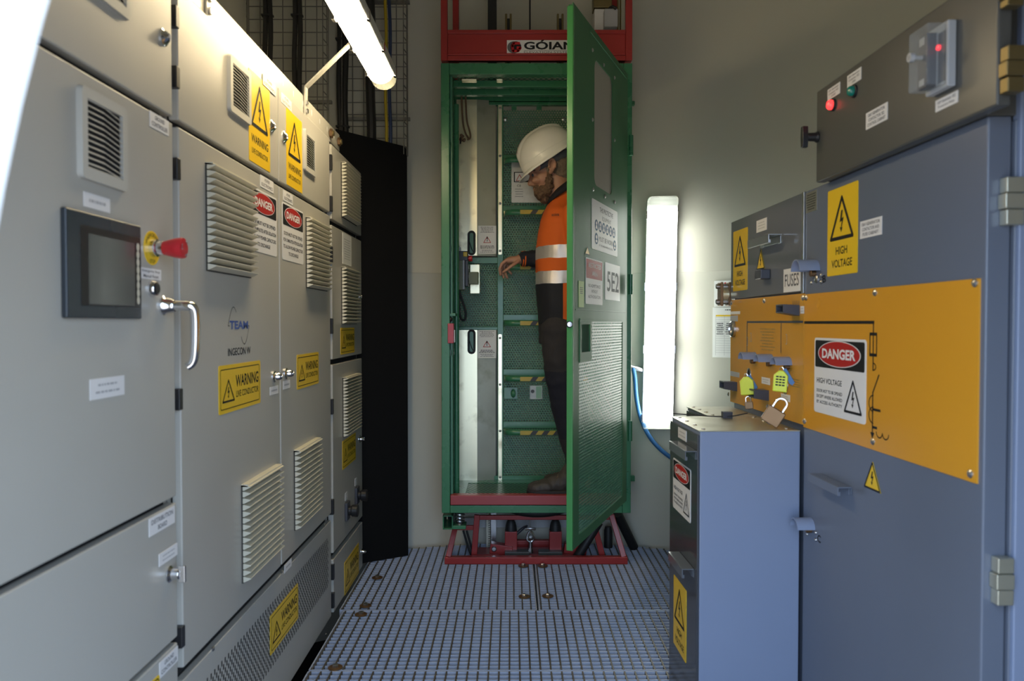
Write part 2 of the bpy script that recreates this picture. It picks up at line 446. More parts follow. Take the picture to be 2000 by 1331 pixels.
def label(parent, fr, q, c, lines=None, rows=2, mat=white, imat=greyink, name='label_plate'):
    mb = MB(fr); a0, a1, b0, b1 = q; z = sheet(mb, q, c, mat); w, h = a1 - a0, b1 - b0
    if lines:
        n = len(lines); ml = max(len(t) for t in lines)
        for i, t in enumerate(lines):
            k = .42 * max(0.3, len(t) / ml); yc = b1 - h * (i + .5) / n * .86 - h * .07
            mb.text(t, (a0 + a1) / 2 - w * k, (a0 + a1) / 2 + w * k, yc - h * .27 / n, yc + h * .27 / n, z, imat, .012)
    else:
        mb.scribble(a0 + w * .1, a1 - w * .1, b0 + h * .15, b1 - h * .15, rows, z, paleink, 0.3)
    return mb.build(name, parent)
def lock(parent, fr, a, b, c, r=0.012, l=0.018):
    mb = MB(fr)
    mb.lathe((a, b, c), (0, 0, 1), [(r * 1.35, 0), (r * 1.35, .003), (r, .006), (r * .82, l), (r * .6, l + .003), (r * .55, l - .003), (0, l - .003)], chrome)
    mb.box(a - r * .15, a + r * .15, b - r * .5, b + r * .5, c + l - .004, c + l - .002, blackp)
    return mb.build('door_lock', parent)
def hinge(parent, fr, a, b, h=0.07):
    return MB(fr).box(a - .012, a + .006, b - h / 2, b + h / 2, -.024, .004, blackp).build('hinge', parent, .002)
def louvre(parent, fr, q, c, n, depth=0.024, mat=cream):
    mb = MB(fr); a0, a1, b0, b1 = q; h = (b1 - b0) / n
    mb.box(a0, a1, b0, b1, c, c + .004, slit)
    mb.box(a0, a1, b1 - h * .25, b1 + h * .1, c, c + depth * .75, mat)
    for i in range(n):
        t = b1 - i * h; e = t - h
        prof = [(t, c + .004), (t - h * .02, c + depth * .35), (t - h * .22, c + depth), (t - h * .34, c + depth), (e + h * .17, c + depth * .30), (e + h * .17, c + .004)]
        mb.extr(prof[::-1], a0, a1, mat)
    return mb.build('louvre_vent', parent)
def filter_vent(parent, fr, q, c, n=12, mat=grille_grey):
    mb = MB(fr); a0, a1, b0, b1 = q; w, h = a1 - a0, b1 - b0; m = .13 * w; my = .12 * h; d = .008
    o = mb.rrect(a0, a1, b0, b1, .06 * w); i_ = [(min(max(x, a0 + m), a1 - m), min(max(y, b0 + my), b1 - my)) for x, y in o]
    k = len(o)
    vs = [(x, y, c) for x, y in o] + [(x + (-.004 if x > (a0 + a1) / 2 else .004), y, c + d) for x, y in o] + [(x, y, c + d) for x, y in i_] + [(x, y, c + .002) for x, y in i_]
    fs = []
    for r_ in range(3):
        fs += [(r_ * k + t, r_ * k + (t + 1) % k, (r_ + 1) * k + (t + 1) % k, (r_ + 1) * k + t) for t in range(k)]
    mb.add(vs, fs, mat)
    mb.rect(a0 + m, a1 - m, b0 + my, b1 - my, c + .0015, dark)
    x0, x1 = a0 + m, a1 - m; xm = x0 + (x1 - x0) * .48; p = (h - 2 * my) / n
    for j in range(n + 1):
        b = b1 - my - j * p; dr = p * .9
        def sl(xa, ba, xb, bb):
            ba, bb = max(ba, b0 + my + p * .3), max(bb, b0 + my + p * .3)
            vs = [(x, y + yy * p * .30, z) for z, yy in ((c + .004, .5), (c + d * .9, -.5), (c + d * .9, -1.0), (c + .004, 0.0)) for x, y in ((xa, ba), (xb, bb))]
            mb.add(vs, [(0, 1, 3, 2), (2, 3, 5, 4), (4, 5, 7, 6), (6, 7, 1, 0), (0, 2, 4, 6), (1, 7, 5, 3)], mat)
        sl(x0, b, xm, b); sl(xm, b, x1, b - dr)
    return mb.build('vent_grille', parent)
def screw(parent, fr, a, b, c, r=.007):
    mb = MB(fr); mb.lathe((a, b, c), (0, 0, 1), [(r, 0), (r, .0015), (r * .6, .004), (r * .15, .005)], steel, 14)
    return mb.build('screw', parent)
SKY = 6.3; EXPO = 0.1
# ================================================================== SETTING: round tower shell, door rim, grating
TC = Vector((0.12, 2.15)); TR = 1.93
def tower_x(y, r=TR): return math.sqrt(max(0, r * r - (y - TC.y) ** 2))
FY = 0.48      # flat doorway wall
def shell():
    mb = MB(); n = 96; H0, H1 = -0.45, 3.3
    half = math.acos((TC.y - FY) / TR)
    rows = [H0, 1.405, 1.412, 1.419, H1]; off = [0, 0, -.004, 0, 0]
    vs = []; N = n + 1
    for z, d in zip(rows, off):
        for i in range(N):
            t = -PI / 2 + half + (2 * PI - 2 * half) * i / n
            vs.append((TC.x + (TR + d) * math.cos(t), -(TC.y + (TR + d) * math.sin(t)), z))
    vs = [(x, z, y) for x, y, z in vs]       # frame order a, b, c (c is toward the camera)
    fs = [(k * N + i, (k + 1) * N + i, (k + 1) * N + i + 1, k * N + i + 1) for k in range(len(rows) - 1) for i in range(n)]
    mb.add(vs, fs, towerwhite)
    structure(mb.build('wall_back', solid=0.0))
shell()
# flat wall with the oval doorway, white rim outside
DC, DA, DB = (0.106, 0.86), 0.50, 1.0
def oval(t, g=0.0): return (DC[0] + (DA + g) * math.cos(t), DC[1] + (DB + g) * math.sin(t))
mb = MB(YF(FY)); n = 96; vs = []
hw = tower_x(FY) + 0.02
for i in range(n):
    t = 2 * PI * i / n; vs.append((*oval(t, .02), -.02))
for i in range(n):
    t = 2 * PI * i / n; c_, s_ = math.cos(t), math.sin(t)
    k = min(hw / abs(c_) if abs(c_) > 1e-6 else 9e9, (3.3 - DC[1]) / abs(s_) if s_ > 1e-6 else 9e9, (DC[1] + .45) / abs(s_) if s_ < -1e-6 else 9e9)
    x = DC[0] + c_ * k; x = max(TC.x - hw, min(TC.x + hw, x))
    vs.append((x, DC[1] + s_ * k, -.02))
m2 = [(a, b, .0) for a, b, c in vs]
mb.add(vs + m2, [(i, (i + 1) % n, n + (i + 1) % n, n + i) for i in range(n)], towerwhite)
mb2fs = [(2 * n + i, 3 * n + i, 3 * n + (i + 1) % n, 2 * n + (i + 1) % n) for i in range(n)] + [(i, 2 * n + i, 2 * n + (i + 1) % n, (i + 1) % n) for i in range(n)]
k = mb._m(outerwhite)
for f in mb2fs: mb.f.append(f); mb.mi.append(k)
structure(mb.build('wall_front'))
mb = MB(YF(FY)); vs = []
for g, c in ((.0, -.06), (.0, .03), (.012, .042), (.075, .042), (.085, .03), (.085, .0)):
    vs += [(*oval(2 * PI * i / n, g), c) for i in range(n)]
mb.add(vs, [(r_ * n + i, r_ * n + (i + 1) % n, (r_ + 1) * n + (i + 1) % n, (r_ + 1) * n + i) for r_ in range(5) for i in range(n)], outerwhite)
structure(mb.build('trim_1'))
mb = MB(); mb.cyl((TC.x, 3.3, -TC.y), (TC.x, 3.34, -TC.y), TR + .05, towerwhite, 96)
structure(mb.build('ceiling'))
mb = MB(); mb.cyl((TC.x, -.45, -TC.y), (TC.x, -.42, -TC.y), TR + .05, dark, 96)
structure(mb.build('floor_below'))

# ---- grating panels
GR = 1.86
def grating(y0, y1, x0, x1, name='floor'):
    mb = MB()
    def lim(y): return TC.x - math.sqrt(max(0, GR ** 2 - (y - TC.y) ** 2)), TC.x + math.sqrt(max(0, GR ** 2 - (y - TC.y) ** 2))
    y = y0 + .002; rows = []
    while y < y1: rows.append(y); y += .0288
    for y in rows:
        l, r = lim(y); l, r = max(l, x0), min(r, x1)
        if r - l > .03: mb.box(l, r, -.032, 0, -y - .0016, -y + .0016, galv)
    # panel edge bands
    for y in (y0, y1):
        l, r = lim(y); l, r = max(l, x0), min(r, x1)
        if r - l > .05 and y < 3.9: mb.box(l, r, -.034, .001, -y - .002, -y + .002, galv)
    x = x0 + .008
    while x < x1:
        d = math.sqrt(max(0, GR ** 2 - (x - TC.x) ** 2)); e = min(y1, TC.y + d); s0 = max(y0, TC.y - d)
        if e - s0 > .03: mb.box(x - .0026, x + .0026, -.008, .0012, -e, -s0, galv_rod)
        x += .0345
    for x in (x0, x1):
        d = math.sqrt(max(0, GR ** 2 - (x - TC.x) ** 2)); e = min(y1, TC.y + d)
        if e > y0 and abs(x - TC.x) < 1.5: mb.box(x - .002, x + .002, -.034, .001, -e, -y0, galv)
    return structure(mb.build(name))
SY1, SY2, SX = 2.515, 3.05, 0.104
grating(0.55, SY1 - .006, -.672, 1.05)
grating(SY1 + .006, SY2 - .006, -.672, 1.05)
grating(SY2 + .006, 3.98, -.69, SX - .006)
grating(SY2 + .006, 3.98, SX + .006, 1.05)
# bolts that hold the grating down
FL = lambda px, py: CAM + ray(px, py) * (-CAMZ / ray(px, py).z)
bolt_spots = [((737, 1130), 'grating bolt with washer beside the foot of the black board'),
              ((714, 1185), 'grating bolt just behind the long floor seam beside the grey cabinets'),
              ((705, 1202), 'grating bolt just in front of the long floor seam beside the grey cabinets'),
              ((655, 1306), 'nearest grating bolt beside the perforated cabinet base'),
              ((1024, 1167), 'grating bolt on the window-lamp far side of the short floor seam, in mid floor'),
              ((1070, 1166), 'grating bolt in mid floor next to the short seam, on the blue box side'),
              ((1022, 1107), 'grating bolt at the red base frame, on the black board side of the short seam'),
              ((1060, 1107), 'grating bolt at the red base frame, on the blue box side of the short seam')]
bolt_spots[4] = ((1024, 1167), 'grating bolt in mid floor next to the short seam, on the grey cabinet side')
for (p, lb) in bolt_spots:
    q = FL(*p)
    t = thing('floor_bolt', lb, 'bolt', (q.x, q.y, .001), 'bolts holding the floor grating')
    mb = MB(); mb.lathe((q.x, .001, -q.y), (0, 1, 0), [(.024, 0), (.024, .003), (.021, .004), (0, .004)], bronze, 22); mb.build('washer', t)
    mb = MB(); mb.lathe((q.x, .005, -q.y), (0, 1, 0), [(.0105, 0), (.0105, .007), (.009, .0085), (0, .0085)], steel, 6); mb.build('bolt_head', t, angle=20)

# ================================================================== LEFT CABINETS
def body(root, y0, y1, z0, z1, depth, parent_mat=beige_body, name='body'):
    mb = MB(L); mb.box(y0, y1, z0, z1, -depth, -.024, parent_mat)
    mb.box(y0 + .012, y1 - .012, z0 + .02, z1 - .02, -.026, -.0235, dark)
    return mb.build(name, root, .003)
def door(root, q, name='door', mat=beige, t=.022):
    mb = MB(L); a0, a1, b0, b1 = q; mb.box(a0, a1, b0, b1, -t, 0, mat)
    return mb.build(name, root, .0035)
# ---------- ground controller (nearest)
YA = L.m(341, 600)[0]
def zl(px, py): return L.m(px, py)[1]
yA0 = 0.74
A = thing('control_cabinet', 'nearest grey cabinet with dark touch screen and red emergency stop', 'cabinet', (-.85, 1.15, 0))
zt = zl(340, 230); zm = zl(340, 243); zb = zl(345, 969); zc = zl(346, 981); zd = zl(353, 1238); ze = zl(355, 1247)
body(A, yA0, YA + .004, 0.0, 1.872, .33)
dt = door(A, (yA0 + .01, YA, zt, 1.865)); dm = door(A, (yA0 + .01, YA, zb, zm)); dl = door(A, (yA0 + .01, YA, zd, zc)); db = door(A, (yA0 + .01, YA, .06, ze))
qv = L.quad((150, 167), (246, 213), (240, 373), (148, 347))
filter_vent(dm, L, qv, 0, 12)
a0, b0 = L.m(250, 44); w_, h_ = qv[1] - qv[0], qv[3] - qv[2]
filter_vent(dt, L, (a0 - w_, a0, b0, b0 + h_), 0, 12)
lock(dt, L, *L.m(319, 73), 0, .013, .009)
label(dm, L, L.quad((292, 215), (329, 238), (329, 266), (292, 247)), 0, ['GROUND', 'CONTROLLER'])
label(dm, L, L.quad((163, 375), (214, 388), (214, 416), (163, 404)), 0, None, 1)
# touch screen
q = L.quad((117, 404), (266, 442), (267, 624), (118, 621)); a0, a1, b0, b1 = q
mb = MB(L); mb.box(a0, a1, b0, b1, 0, .010, screen_frame); sr = mb.build('touch_screen', dm, .003)
mb = MB(L); w_, h_ = a1 - a0, b1 - b0
mb.rect(a0 + w_ * .16, a1 - w_ * .015, b0 + h_ * .12, b1 - h_ * .13, .0104, blackp)
mb.rect(a0 + w_ * .25, a1 - w_ * .115, b0 + h_ * .135, b1 - h_ * .20, .0108, screen_m); mb.build('screen_glass', sr)
for i in range(8):
    mb = MB(L); yy = b1 - h_ * .235 - i * h_ * .081; mb.ell(a1 - w_ * .065, yy, .0058, .0075, .0109, cream, 14); mb.build('screen_key', sr)
# emergency stop
ea, eb = L.m(296, 485)
mb = MB(L); mb.lathe((ea, eb, 0), (0, 0, 1), [(.033, 0), (.033, .0015), (0, .0015)], yellow, 32)
for i, ch in enumerate('EMERGENCY'):
    t = PI * .86 - i * PI * .72 / 8; x, y = ea + .0255 * math.cos(t), eb + .0255 * math.sin(t); mb.text(ch, x - .003, x + .003, y - .0035, y + .0035, .002, ink)
mb.text('STOP', ea - .011, ea + .011, eb - .029, eb - .022, .002, ink); es = mb.build('emergency_stop', dm)
MB(L).lathe((ea, eb, 0), (0, 0, 1), [(.017, 0), (.017, .012), (.013, .014), (.013, .035)], chrome).build('collar', es)
mb = MB(L); mb.lathe((ea, eb, .022), (0, 0, 1), [(.010, 0), (.013, .002), (.019, .024), (.0205, .036), (.0195, .041), (.012, .043), (0, .043)], red_btn, 30)
for k in range(3):
    t0 = k * 2 * PI / 3 + .5; mb.stroke([(ea + .014 * math.cos(t0 + j * .2), eb + .014 * math.sin(t0 + j * .2)) for j in range(5)], .003, .0655, white)
mb.build('push_button', es)
label(dm, L, L.quad((273, 519), (314, 530), (314, 548), (273, 544)), 0, ['Emergency Stop', 'Manual Reset'])
ka, kb = L.m(296, 564)
mb = MB(L); mb.lathe((ka, kb, 0), (0, 0, 1), [(.0165, 0), (.0165, .004), (.0135, .010), (.0125, .010)], chrome); kk = mb.build('key_switch', dm)
MB(L).lathe((ka, kb, .004), (0, 0, 1), [(.012, 0), (.012, .007), (.010, .0085), (0, .0085)], blackp).build('switch_core', kk)
# swing lever handle
ha, hb = L.m(318, 597)
mb = MB(L); mb.lathe((ha, hb, 0), (0, 0, 1), [(.020, 0), (.020, .004), (.016, .009), (.014, .02), (.012, .024)], chrome)
mb.tube([L.w(ha, hb, .016), L.w(ha + .004, hb, .05), L.w(ha + .01, hb - .004, .058), L.w(ha + .013, hb - .03, .060), L.w(ha + .013, hb - .10, .058), L.w(ha + .013, hb - .118, .052), L.w(ha + .010, hb - .124, .043)], lambda t: .0105 - .002 * t, chrome, 14, smooth=2)
mb.build('lever_handle', dm)
label(dm, L, L.quad((175, 742), (242, 733), (242, 771), (175, 783)), 0, None, 2)
label(dl, L, L.quad((290, 1013), (340, 990), (341, 1021), (291, 1050)), 0, ['DISTRIBUTION', 'BOARD'])
label(dl, L, L.quad((310, 1082), (346, 1062), (346, 1084), (310, 1108)), 0, None, 2)
pa, pb = L.m(330, 1122)
mb = MB(L); mb.lathe((pa, pb, 0), (0, 0, 1), [(.017, 0), (.017, .003), (.012, .008), (.011, .022), (.008, .024), (0, .024)], chrome)
mb.box(pa - .004, pa + .004, pb - .017, pb + .017, .020, .034, chrome); mb.build('turn_latch', dl, .002)
label(db, L, L.quad((311, 1293), (347, 1264), (347, 1296), (311, 1322)), 0, ['GROUND', 'CONTROLLER'])
q = L.quad((262, 1338), (330, 1312), (330, 1370), (262, 1410)); a0, b0 = L.m(297, 1326); warn_wide(db, L, (a0 - .12, a0 + .03, b0 - .14, b0 - .005), 0)

# ---------- power electronics cabinet
yB0 = L.m(352, 600)[0]; yBm = L.m(546.5, 600)[0]; yB1 = L.m(645, 600)[0]
ztop = zl(538, 164); zu = zl(541, 352); zn = zl(541, 361); zp = zl(552, 1103); zq = zl(556, 1116)
B = thing('inverter_cabinet', 'wide grey double-door cabinet with four louvred vents and danger signs', 'cabinet', (-.85, 2.3, 0))
body(B, yB0 - .012, yB1 + .004, 0.0, ztop + .01, .42)
g = .0045
d1 = door(B, (yB0, yBm - g, zu, ztop)); d2 = door(B, (yBm + g, yB1, zu, ztop))
d3 = door(B, (yB0, yBm - g, zp, zn)); d4 = door(B, (yBm + g, yB1, zp, zn))
filter_vent(d1, L, L.quad((443, 107), (486, 140), (487, 243), (444, 219)), 0, 13)
warn_tall(d1, L, L.quad((486, 142), (527, 163), (526, 337), (485, 311)), 0, 'WARNING', 'LIVE CONDUCTOR')
label(d1, L, L.quad((512, 147), (537, 164), (537, 184), (512, 169)), .0016, ['POWER', 'ELECTRONICS'])
lock(d1, L, *L.m(530, 247), 0, .014, .009); lock(d2, L, *L.m(554, 268), 0, .014, .009)
label(d2, L, L.quad((549, 181), (569, 198), (569, 217), (549, 201)), 0, ['POWER', 'ELECTRONICS'])
warn_tall(d2, L, L.quad((559, 215), (589, 235), (590, 378), (559, 360)), 0, 'WARNING', 'LIVE CONDUCTOR')
filter_vent(d2, L, L.quad((592, 251), (614, 270), (614, 347), (592, 332)), 0, 13)
louvre(d3, L, L.quad((401, 320), (488, 362), (487, 543), (402, 530)), 0, 15)
label(d3, L, L.quad((508, 341), (534, 356), (533, 378), (508, 364)), 0, ['POWER', 'ELECTRONICS'])
DL = ['DOOR MUST NOT BE OPENED', 'FOR 10 MINUTES AFTER ISOLATION', 'TO ALLOW POWER CAPACITORS', 'TO DISCHARGE']
danger(d3, L, L.quad((486, 362), (540, 387), (540, 501), (486, 488)), 0, DL)
# printed emblem: word across a sine wave
mb = MB(L); a0, b0 = L.m(443, 636); a1, _ = L.m(488, 636); _, bt = L.m(455, 600); _, bb = L.m(479, 672)
am = (a0 + a1) / 2; H = (bt - bb) / 2; bm = (bt + bb) / 2; K = (a1 - a0) * .92
pts = [(am - K / 2 + K * i / 40, bm + H * math.sin(2 * PI * i / 40)) for i in range(41)]
mb.stroke(pts[:16], .0019, .0006, ink); mb.stroke(pts[24:], .0019, .0006, ink)
mb.stroke([(am - K / 2, bm), (am - K / 2 + .012, bm)], .0016, .0006, ink); mb.stroke([(am + K / 2 - .012, bm), (am + K / 2, bm)], .0016, .0006, ink)
q = L.quad((448, 627), (484, 627), (484, 643), (448, 643)); mb.text('TEAM', *q, .0008, blueink, .03)
q = L.quad((445, 681), (489, 677), (489, 692), (445, 695)); mb.text('INGECON W', *q, .0006, ink, .012)
mb.build('printed_emblem', d3)
warn_wide(d3, L, L.quad((426, 716), (508, 704), (508, 788), (427, 811)), 0)
lock(d3, L, *L.m(535, 736), 0, .013, .02); label(d3, L, L.quad((527, 757), (543, 753), (543, 769), (527, 772)), 0, None, 1)
louvre(d3, L, L.quad((468, 952), (538, 907), (542, 1083), (475, 1127)), 0, 15)
label(d4, L, L.quad((553, 370), (572, 383), (571, 401), (553, 391)), 0, ['POWER', 'ELECTRONICS'])
danger(d4, L, L.quad((551, 397), (592, 412), (592, 517), (551, 507)), 0, DL)
louvre(d4, L, L.quad((597, 424), (637, 446), (638, 569), (597, 563)), 0, 15)
lock(d4, L, *L.m(558, 730), 0, .013, .02); label(d4, L, L.quad((553, 745), (566, 742), (566, 758), (553, 761)), 0, None, 1)
warn_wide(d4, L, L.quad((579, 696), (622, 686), (622, 748), (580, 763)), 0)
louvre(d4, L, L.quad((571, 882), (616, 857), (620, 1000), (577, 1029)), 0, 15)
# perforated base panel
mb = MB(L); mb.box(yB0, yB1, .012, zq, -.022, -.002, beige); pp = mb.build('base_panel', B, .003)
mb = MB(L); pz0, pz1 = .145, zq - .055; j = 0; z = pz0
while z < pz1:
    y = yB0 + .06 + (.011 if j % 2 else 0)
    while y < yB1 - .05:
        mb.rect(y, y + .0065, z, z + .0135, -.0014, dark); y += .022
    z += .0125; j += 1
mb.build('perforation', pp)
warn_wide(pp, L, L.quad((528, 1206), (582, 1138), (583, 1213), (528, 1277)), -.0012)
label(pp, L, L.quad((556, 1105), (570, 1090), (570, 1107), (556, 1120)), -.0016, None, 1)
for px, py in ((417, 1268), (635, 1025), (637, 1240), (551, 1117)): screw(pp, L, *L.m(px, py), -.002, .006)
# lifting rail along the top
mb = MB(L); zr0, zr1 = ztop + .004, ztop + .075
ya, yb = yB0, L.m(668, 275)[0] + .03
mb.box(ya, yb, zr0, zr1, -.024, -.017, beige); mb.box(ya, yb, zr0, zr0 + .006, -.12, -.017, beige)
rail = mb.build('lifting_rail', B, .002)
for k in range(9):
    y = yb - .10 - k * .115; mb = MB(L)
    mb.prism([(y + .004 * math.cos(t * PI / 6), zr0 + .04 + .011 * math.sin(t * PI / 6)) for t in range(12)], -.018, -.0162, white); mb.build('slot', rail)
for y in (yb - .03, yb - .17):
    mb = MB(L); mb.cyl((y, zr0 + .035, -.04), (y, zr0 + .035, .0), .011, brass, 14); mb.cyl((y, zr0 + .035, -.016), (y, zr0 + .035, -.006), .018, bronze, 6); mb.build('rail_bolt', rail)
ring = [L.w(yb - .33 + .024 * math.cos(t * PI / 9), zr1 + .022 + .026 * math.sin(t * PI / 9), -.09) for t in range(18)]
mb = MB(); mb.tube(ring, .006, brass, 8, closed=True); mb.build('lifting_eye', rail)
for px, py in ((346, 35), (346, 152), (346, 330), (353, 780), (357, 1243)): hinge(B, L, yB0 - .004, L.m(px, py)[1], .045)

# ---------- narrow cabinet at the far end
C = thing('terminal_cabinet', 'narrow grey cabinet beside the black board with two rotary switches', 'cabinet', (-.85, 3.28, 0))
yC0 = L.m(649, 600)[0]; yC1 = L.m(706.5, 700)[0]
zz = [(zl(648, 282), zl(648, 428)), (zl(649, 440), zl(649, 703)), (zl(650, 713), zl(655, 1077)), (zl(656, 1088), .012)]
body(C, yC0 - .014, yC1, 0.0, zz[0][0] + .005, .33)
cd = [door(C, (yC0, yC1, b, t)) for t, b in zz]
louvre(cd[0], L, L.quad((665, 313), (694, 345), (697, 441), (667, 426)), 0, 16)
louvre(cd[1], L, L.quad((666, 520), (695, 533), (695, 632), (667, 635)), 0, 16)
louvre(cd[2], L, L.quad((668, 737), (697, 731), (697, 838), (670, 852)), 0, 18)
label(cd[1], L, L.quad((669, 455), (686, 462), (686, 520), (669, 516)), 0, None, 9, paper, name='notice')
warn_wide(cd[1], L, L.quad((665, 641), (692, 640), (692, 689), (665, 693)), 0)
warn_wide(cd[2], L, L.quad((668, 862), (694, 846), (695, 899), (669, 916)), 0)
warn_wide(cd[3], L, L.quad((672, 1095), (700, 1066), (701, 1127), (673, 1156)), 0)
lock(cd[1], L, *L.m(697, 580), 0, .012); lock(cd[2], L, *L.m(702, 858), 0, .012); lock(cd[3], L, *L.m(706, 1078), 0, .010)
warn_tall(cd[0], L, L.quad((699, 365), (702, 368), (702, 405), (699, 402)), 0, 'WARNING', 'LIVE CONDUCTOR')
for px, py in ((676, 998), (695, 968)):
    a, b = L.m(px, py); mb = MB(L); mb.box(a - .03, a + .03, b - .038, b + .038, 0, .012, slate); rs = mb.build('rotary_switch', cd[2], .003)
    mb = MB(L); mb.lathe((a, b, .012), (0, 0, 1), [(.020, 0), (.020, .012), (.025, .014), (.025, .036), (.022, .040), (0, .040)], blackp); mb.box(a - .006, a + .006, b - .026, b + .026, .036, .05, blackp); mb.build('switch_knob', rs, .002)
    label(cd[2], L, (a - .02, a + .018, b + .045, b + .078), 0, None, 3)
for i in range(4):
    t, b = zz[i]
    for k in ((.25, .78) if i else (.2, .75)): hinge(C, L, yC0 - .004, b + (t - b) * k, .06)

# black board closing the corner behind the narrow cabinet
p0 = FL(708, 1109); p1 = FL(799, 1093)
KB = Frame((p0.x - .012, p0.y + .06, 0), (p1.x - p0.x, p1.y - p0.y, 0)); bw = (Vector((p1.x, p1.y)) - Vector((p0.x, p0.y))).length
b_l = KB.m(690, 265)[1]; b_r = KB.m(795, 287)[1]
mb = MB(KB); mb.prism([(-.12, 0), (bw, 0), (bw, b_r), (-.12, b_l + .02)], -.006, 0, blackboard)
bb_ = mb.build('corner_board', label='tall plain black board standing between the grey cabinets and the lift', cat='board')
# ================================================================== CABLES ON THE WALL BEHIND
def tray(x0, x1, y, name_label, wires):
    fr = YF(y); a0, b0 = fr.m(x0, 300); a1, b1 = fr.m(x1, -140)
    b0 = 1.97
    t = thing('wire_cable_tray', name_label, 'cable tray', ((a0 + a1) / 2, y, b0), 'wire trays on the wall')
    mb = MB(fr); n = wires
    for i in range(n + 1):
        a = a0 + (a1 - a0) * i / n; mb.cyl((a, b0, 0), (a, b1, 0), .0026, wiremat, 6)
    for e, s_ in ((a0, 1), (a1, -1)): mb.cyl((e + s_ * .012, b0, .052), (e + s_ * .012, b1, .052), .0026, wiremat, 6); mb.cyl((e, b0, .026), (e, b1, .026), .0026, wiremat, 6)
    b = b0 + .03
    while b < b1:
        mb.tube([fr.w(a0 + .012, b + .012, .055), fr.w(a0, b, .03), fr.w(a0, b, .003), fr.w(a1, b, .003), fr.w(a1, b, .03), fr.w(a1 - .012, b + .012, .055)], .0024, wiremat, 6)
        b += .058
    mb.build('wire_basket', t)
    for bb in (b0 + .18, b0 + .75):
        MB(fr).box(a0 - .01, a1 + .01, bb, bb + .014, -.03, -.008, wiremat).build('wall_bracket', t)
    return t
tray(488, 640, 3.50, 'wire cable tray above the lamp arm, behind the louvred cabinet', 7)
tray(668, 795, 3.79, 'wire cable tray beside the lift, holding the yellow cable', 6)
def vcable(xs, y, r, mat, lb, cat='cable', c=.03, n=1, grp=None):
    fr = YF(y); mb = MB(fr); a0, b0 = fr.m((xs[0] + xs[1]) / 2, 400); b1 = 3.2
    w = (xs[1] - xs[0]) / F * y; m_ = max(1, n); rr = w / (2 * m_)
    t = None
    mb = MB(fr)
    for i in range(m_):
        a = a0 - w / 2 + rr * (2 * i + 1)
        pts = [fr.w(a + .004 * math.sin(k * 1.7 + i), 1.96 + (b1 - 1.96) * k / 10, c + rr) for k in range(11)]
        mb.tube(pts, rr * .98, mat, 10, smooth=1)
    k = 2.1
    while k < 3.1 and m_ > 1:
        mb.box(a0 - w / 2 - .003, a0 + w / 2 + .003, k, k + .008, c - .002, c + 2 * rr + .002, rubber); k += .42
    return mb.build('cable', label=lb, cat=cat, group='cables on the wall trays', loc=(a0, y, 1.96))
vcable((521, 540), 3.50, .02, darkcable, 'black cable pair on the wire tray, farthest from the lift', n=2)
vcable((578, 597), 3.50, .02, darkcable, 'black cable pair running up behind the lamp arm foot', n=2)
vcable((663, 685), 3.79, .02, darkcable, 'wide black cable pair just above the corner of the black board', n=2)
vcable((720, 738), 3.79, .02, darkcable, 'black cable behind the end of the ceiling lamp', n=1)
vcable((754, 760), 3.79, .01, yellowcable, 'thin yellow cable on the wire tray nearest the lift')
vcable((761.5, 768), 3.79, .01, bluedark, 'thin navy cable running up right against the yellow cable')

# ================================================================== LAMPS
# overhead luminaire on arms fixed to the lifting rail
yl1 = 3.00; xl = -.245 / 1.0
hx, hz = at(750, 160, yl1).x, at(750, 160, yl1).z
lamp = thing('ceiling_lamp', 'long lit fluorescent lamp on arms over the grey cabinets', 'lamp', (hx, 2.35, hz))
y0, y1 = yl1 - 1.27, yl1
XS = Frame((hx, 0, hz), (0, 1, 0))    # c runs to +X
def rib(prof, ya, yb, mat, name, parent, **k):
    mb = MB(); n = len(prof)
    vs = [(hx + x, yy, hz + z) for yy in (ya, yb) for x, z in prof]
    mb.add(vs, [tuple(range(n - 1, -1, -1)), tuple(range(n, 2 * n))] + [(i, (i + 1) % n, n + (i + 1) % n, n + i) for i in range(n)], mat, True)
    return mb.build(name, parent, **k)
rib([(-.050, .012), (-.047, .010), (.047, .010), (.050, .012), (.050, .045), (.040, .062), (-.040, .062), (-.050, .045)], y0, y1, lampbody, 'housing', lamp, bevel=.004)
arc = [(.046 * math.cos(t), .011 - .042 * math.sin(t)) for t in [PI * i / 10 for i in range(11)]]
rib(arc, y0 + .02, y1 - .075, lampwarm, 'diffuser', lamp)
rib([(x * 1.04, z - .001) for x, z in arc], y1 - .0745, y1 - .001, lampend, 'end_cover', lamp)
for k in range(5):
    y = y1 - .07 - k * .27
    for s_ in (-1, 1):
        MB().box(hx + s_ * .053 - .006, hx + s_ * .053 + .006, hz - .004, hz + .030, -y - .012, -y + .012, chrome).build('clip', lamp, .002)
for px in (604,):
    ya = L.m(604, 205)[0]
    for yy in (ya, ya - .85):
        q0 = Vector((-.713, yy, zr0 + .005)); q1 = Vector((-.711, yy, zr1 + .03)); q2 = Vector((hx - .02, yy, hz + .066)); q3 = Vector((hx + .04, yy, hz + .066))
        mb = MB(); mb.bar(q0, q1, .03, .005, beige, (1, 0, 0)); mb.bar(q1, q2, .03, .005, beige, (-1, 0, 1)); mb.bar(q2, q3, .03, .005, beige, (0, 0, 1))
        am_ = mb.build('arm', lamp)
        for dz in (.02, .05): MB().lathe((-.711, zr0 + dz, -yy), (1, 0, 0), [(.009, 0), (.009, .007), (0, .007)], steel, 6).build('bolt', am_)
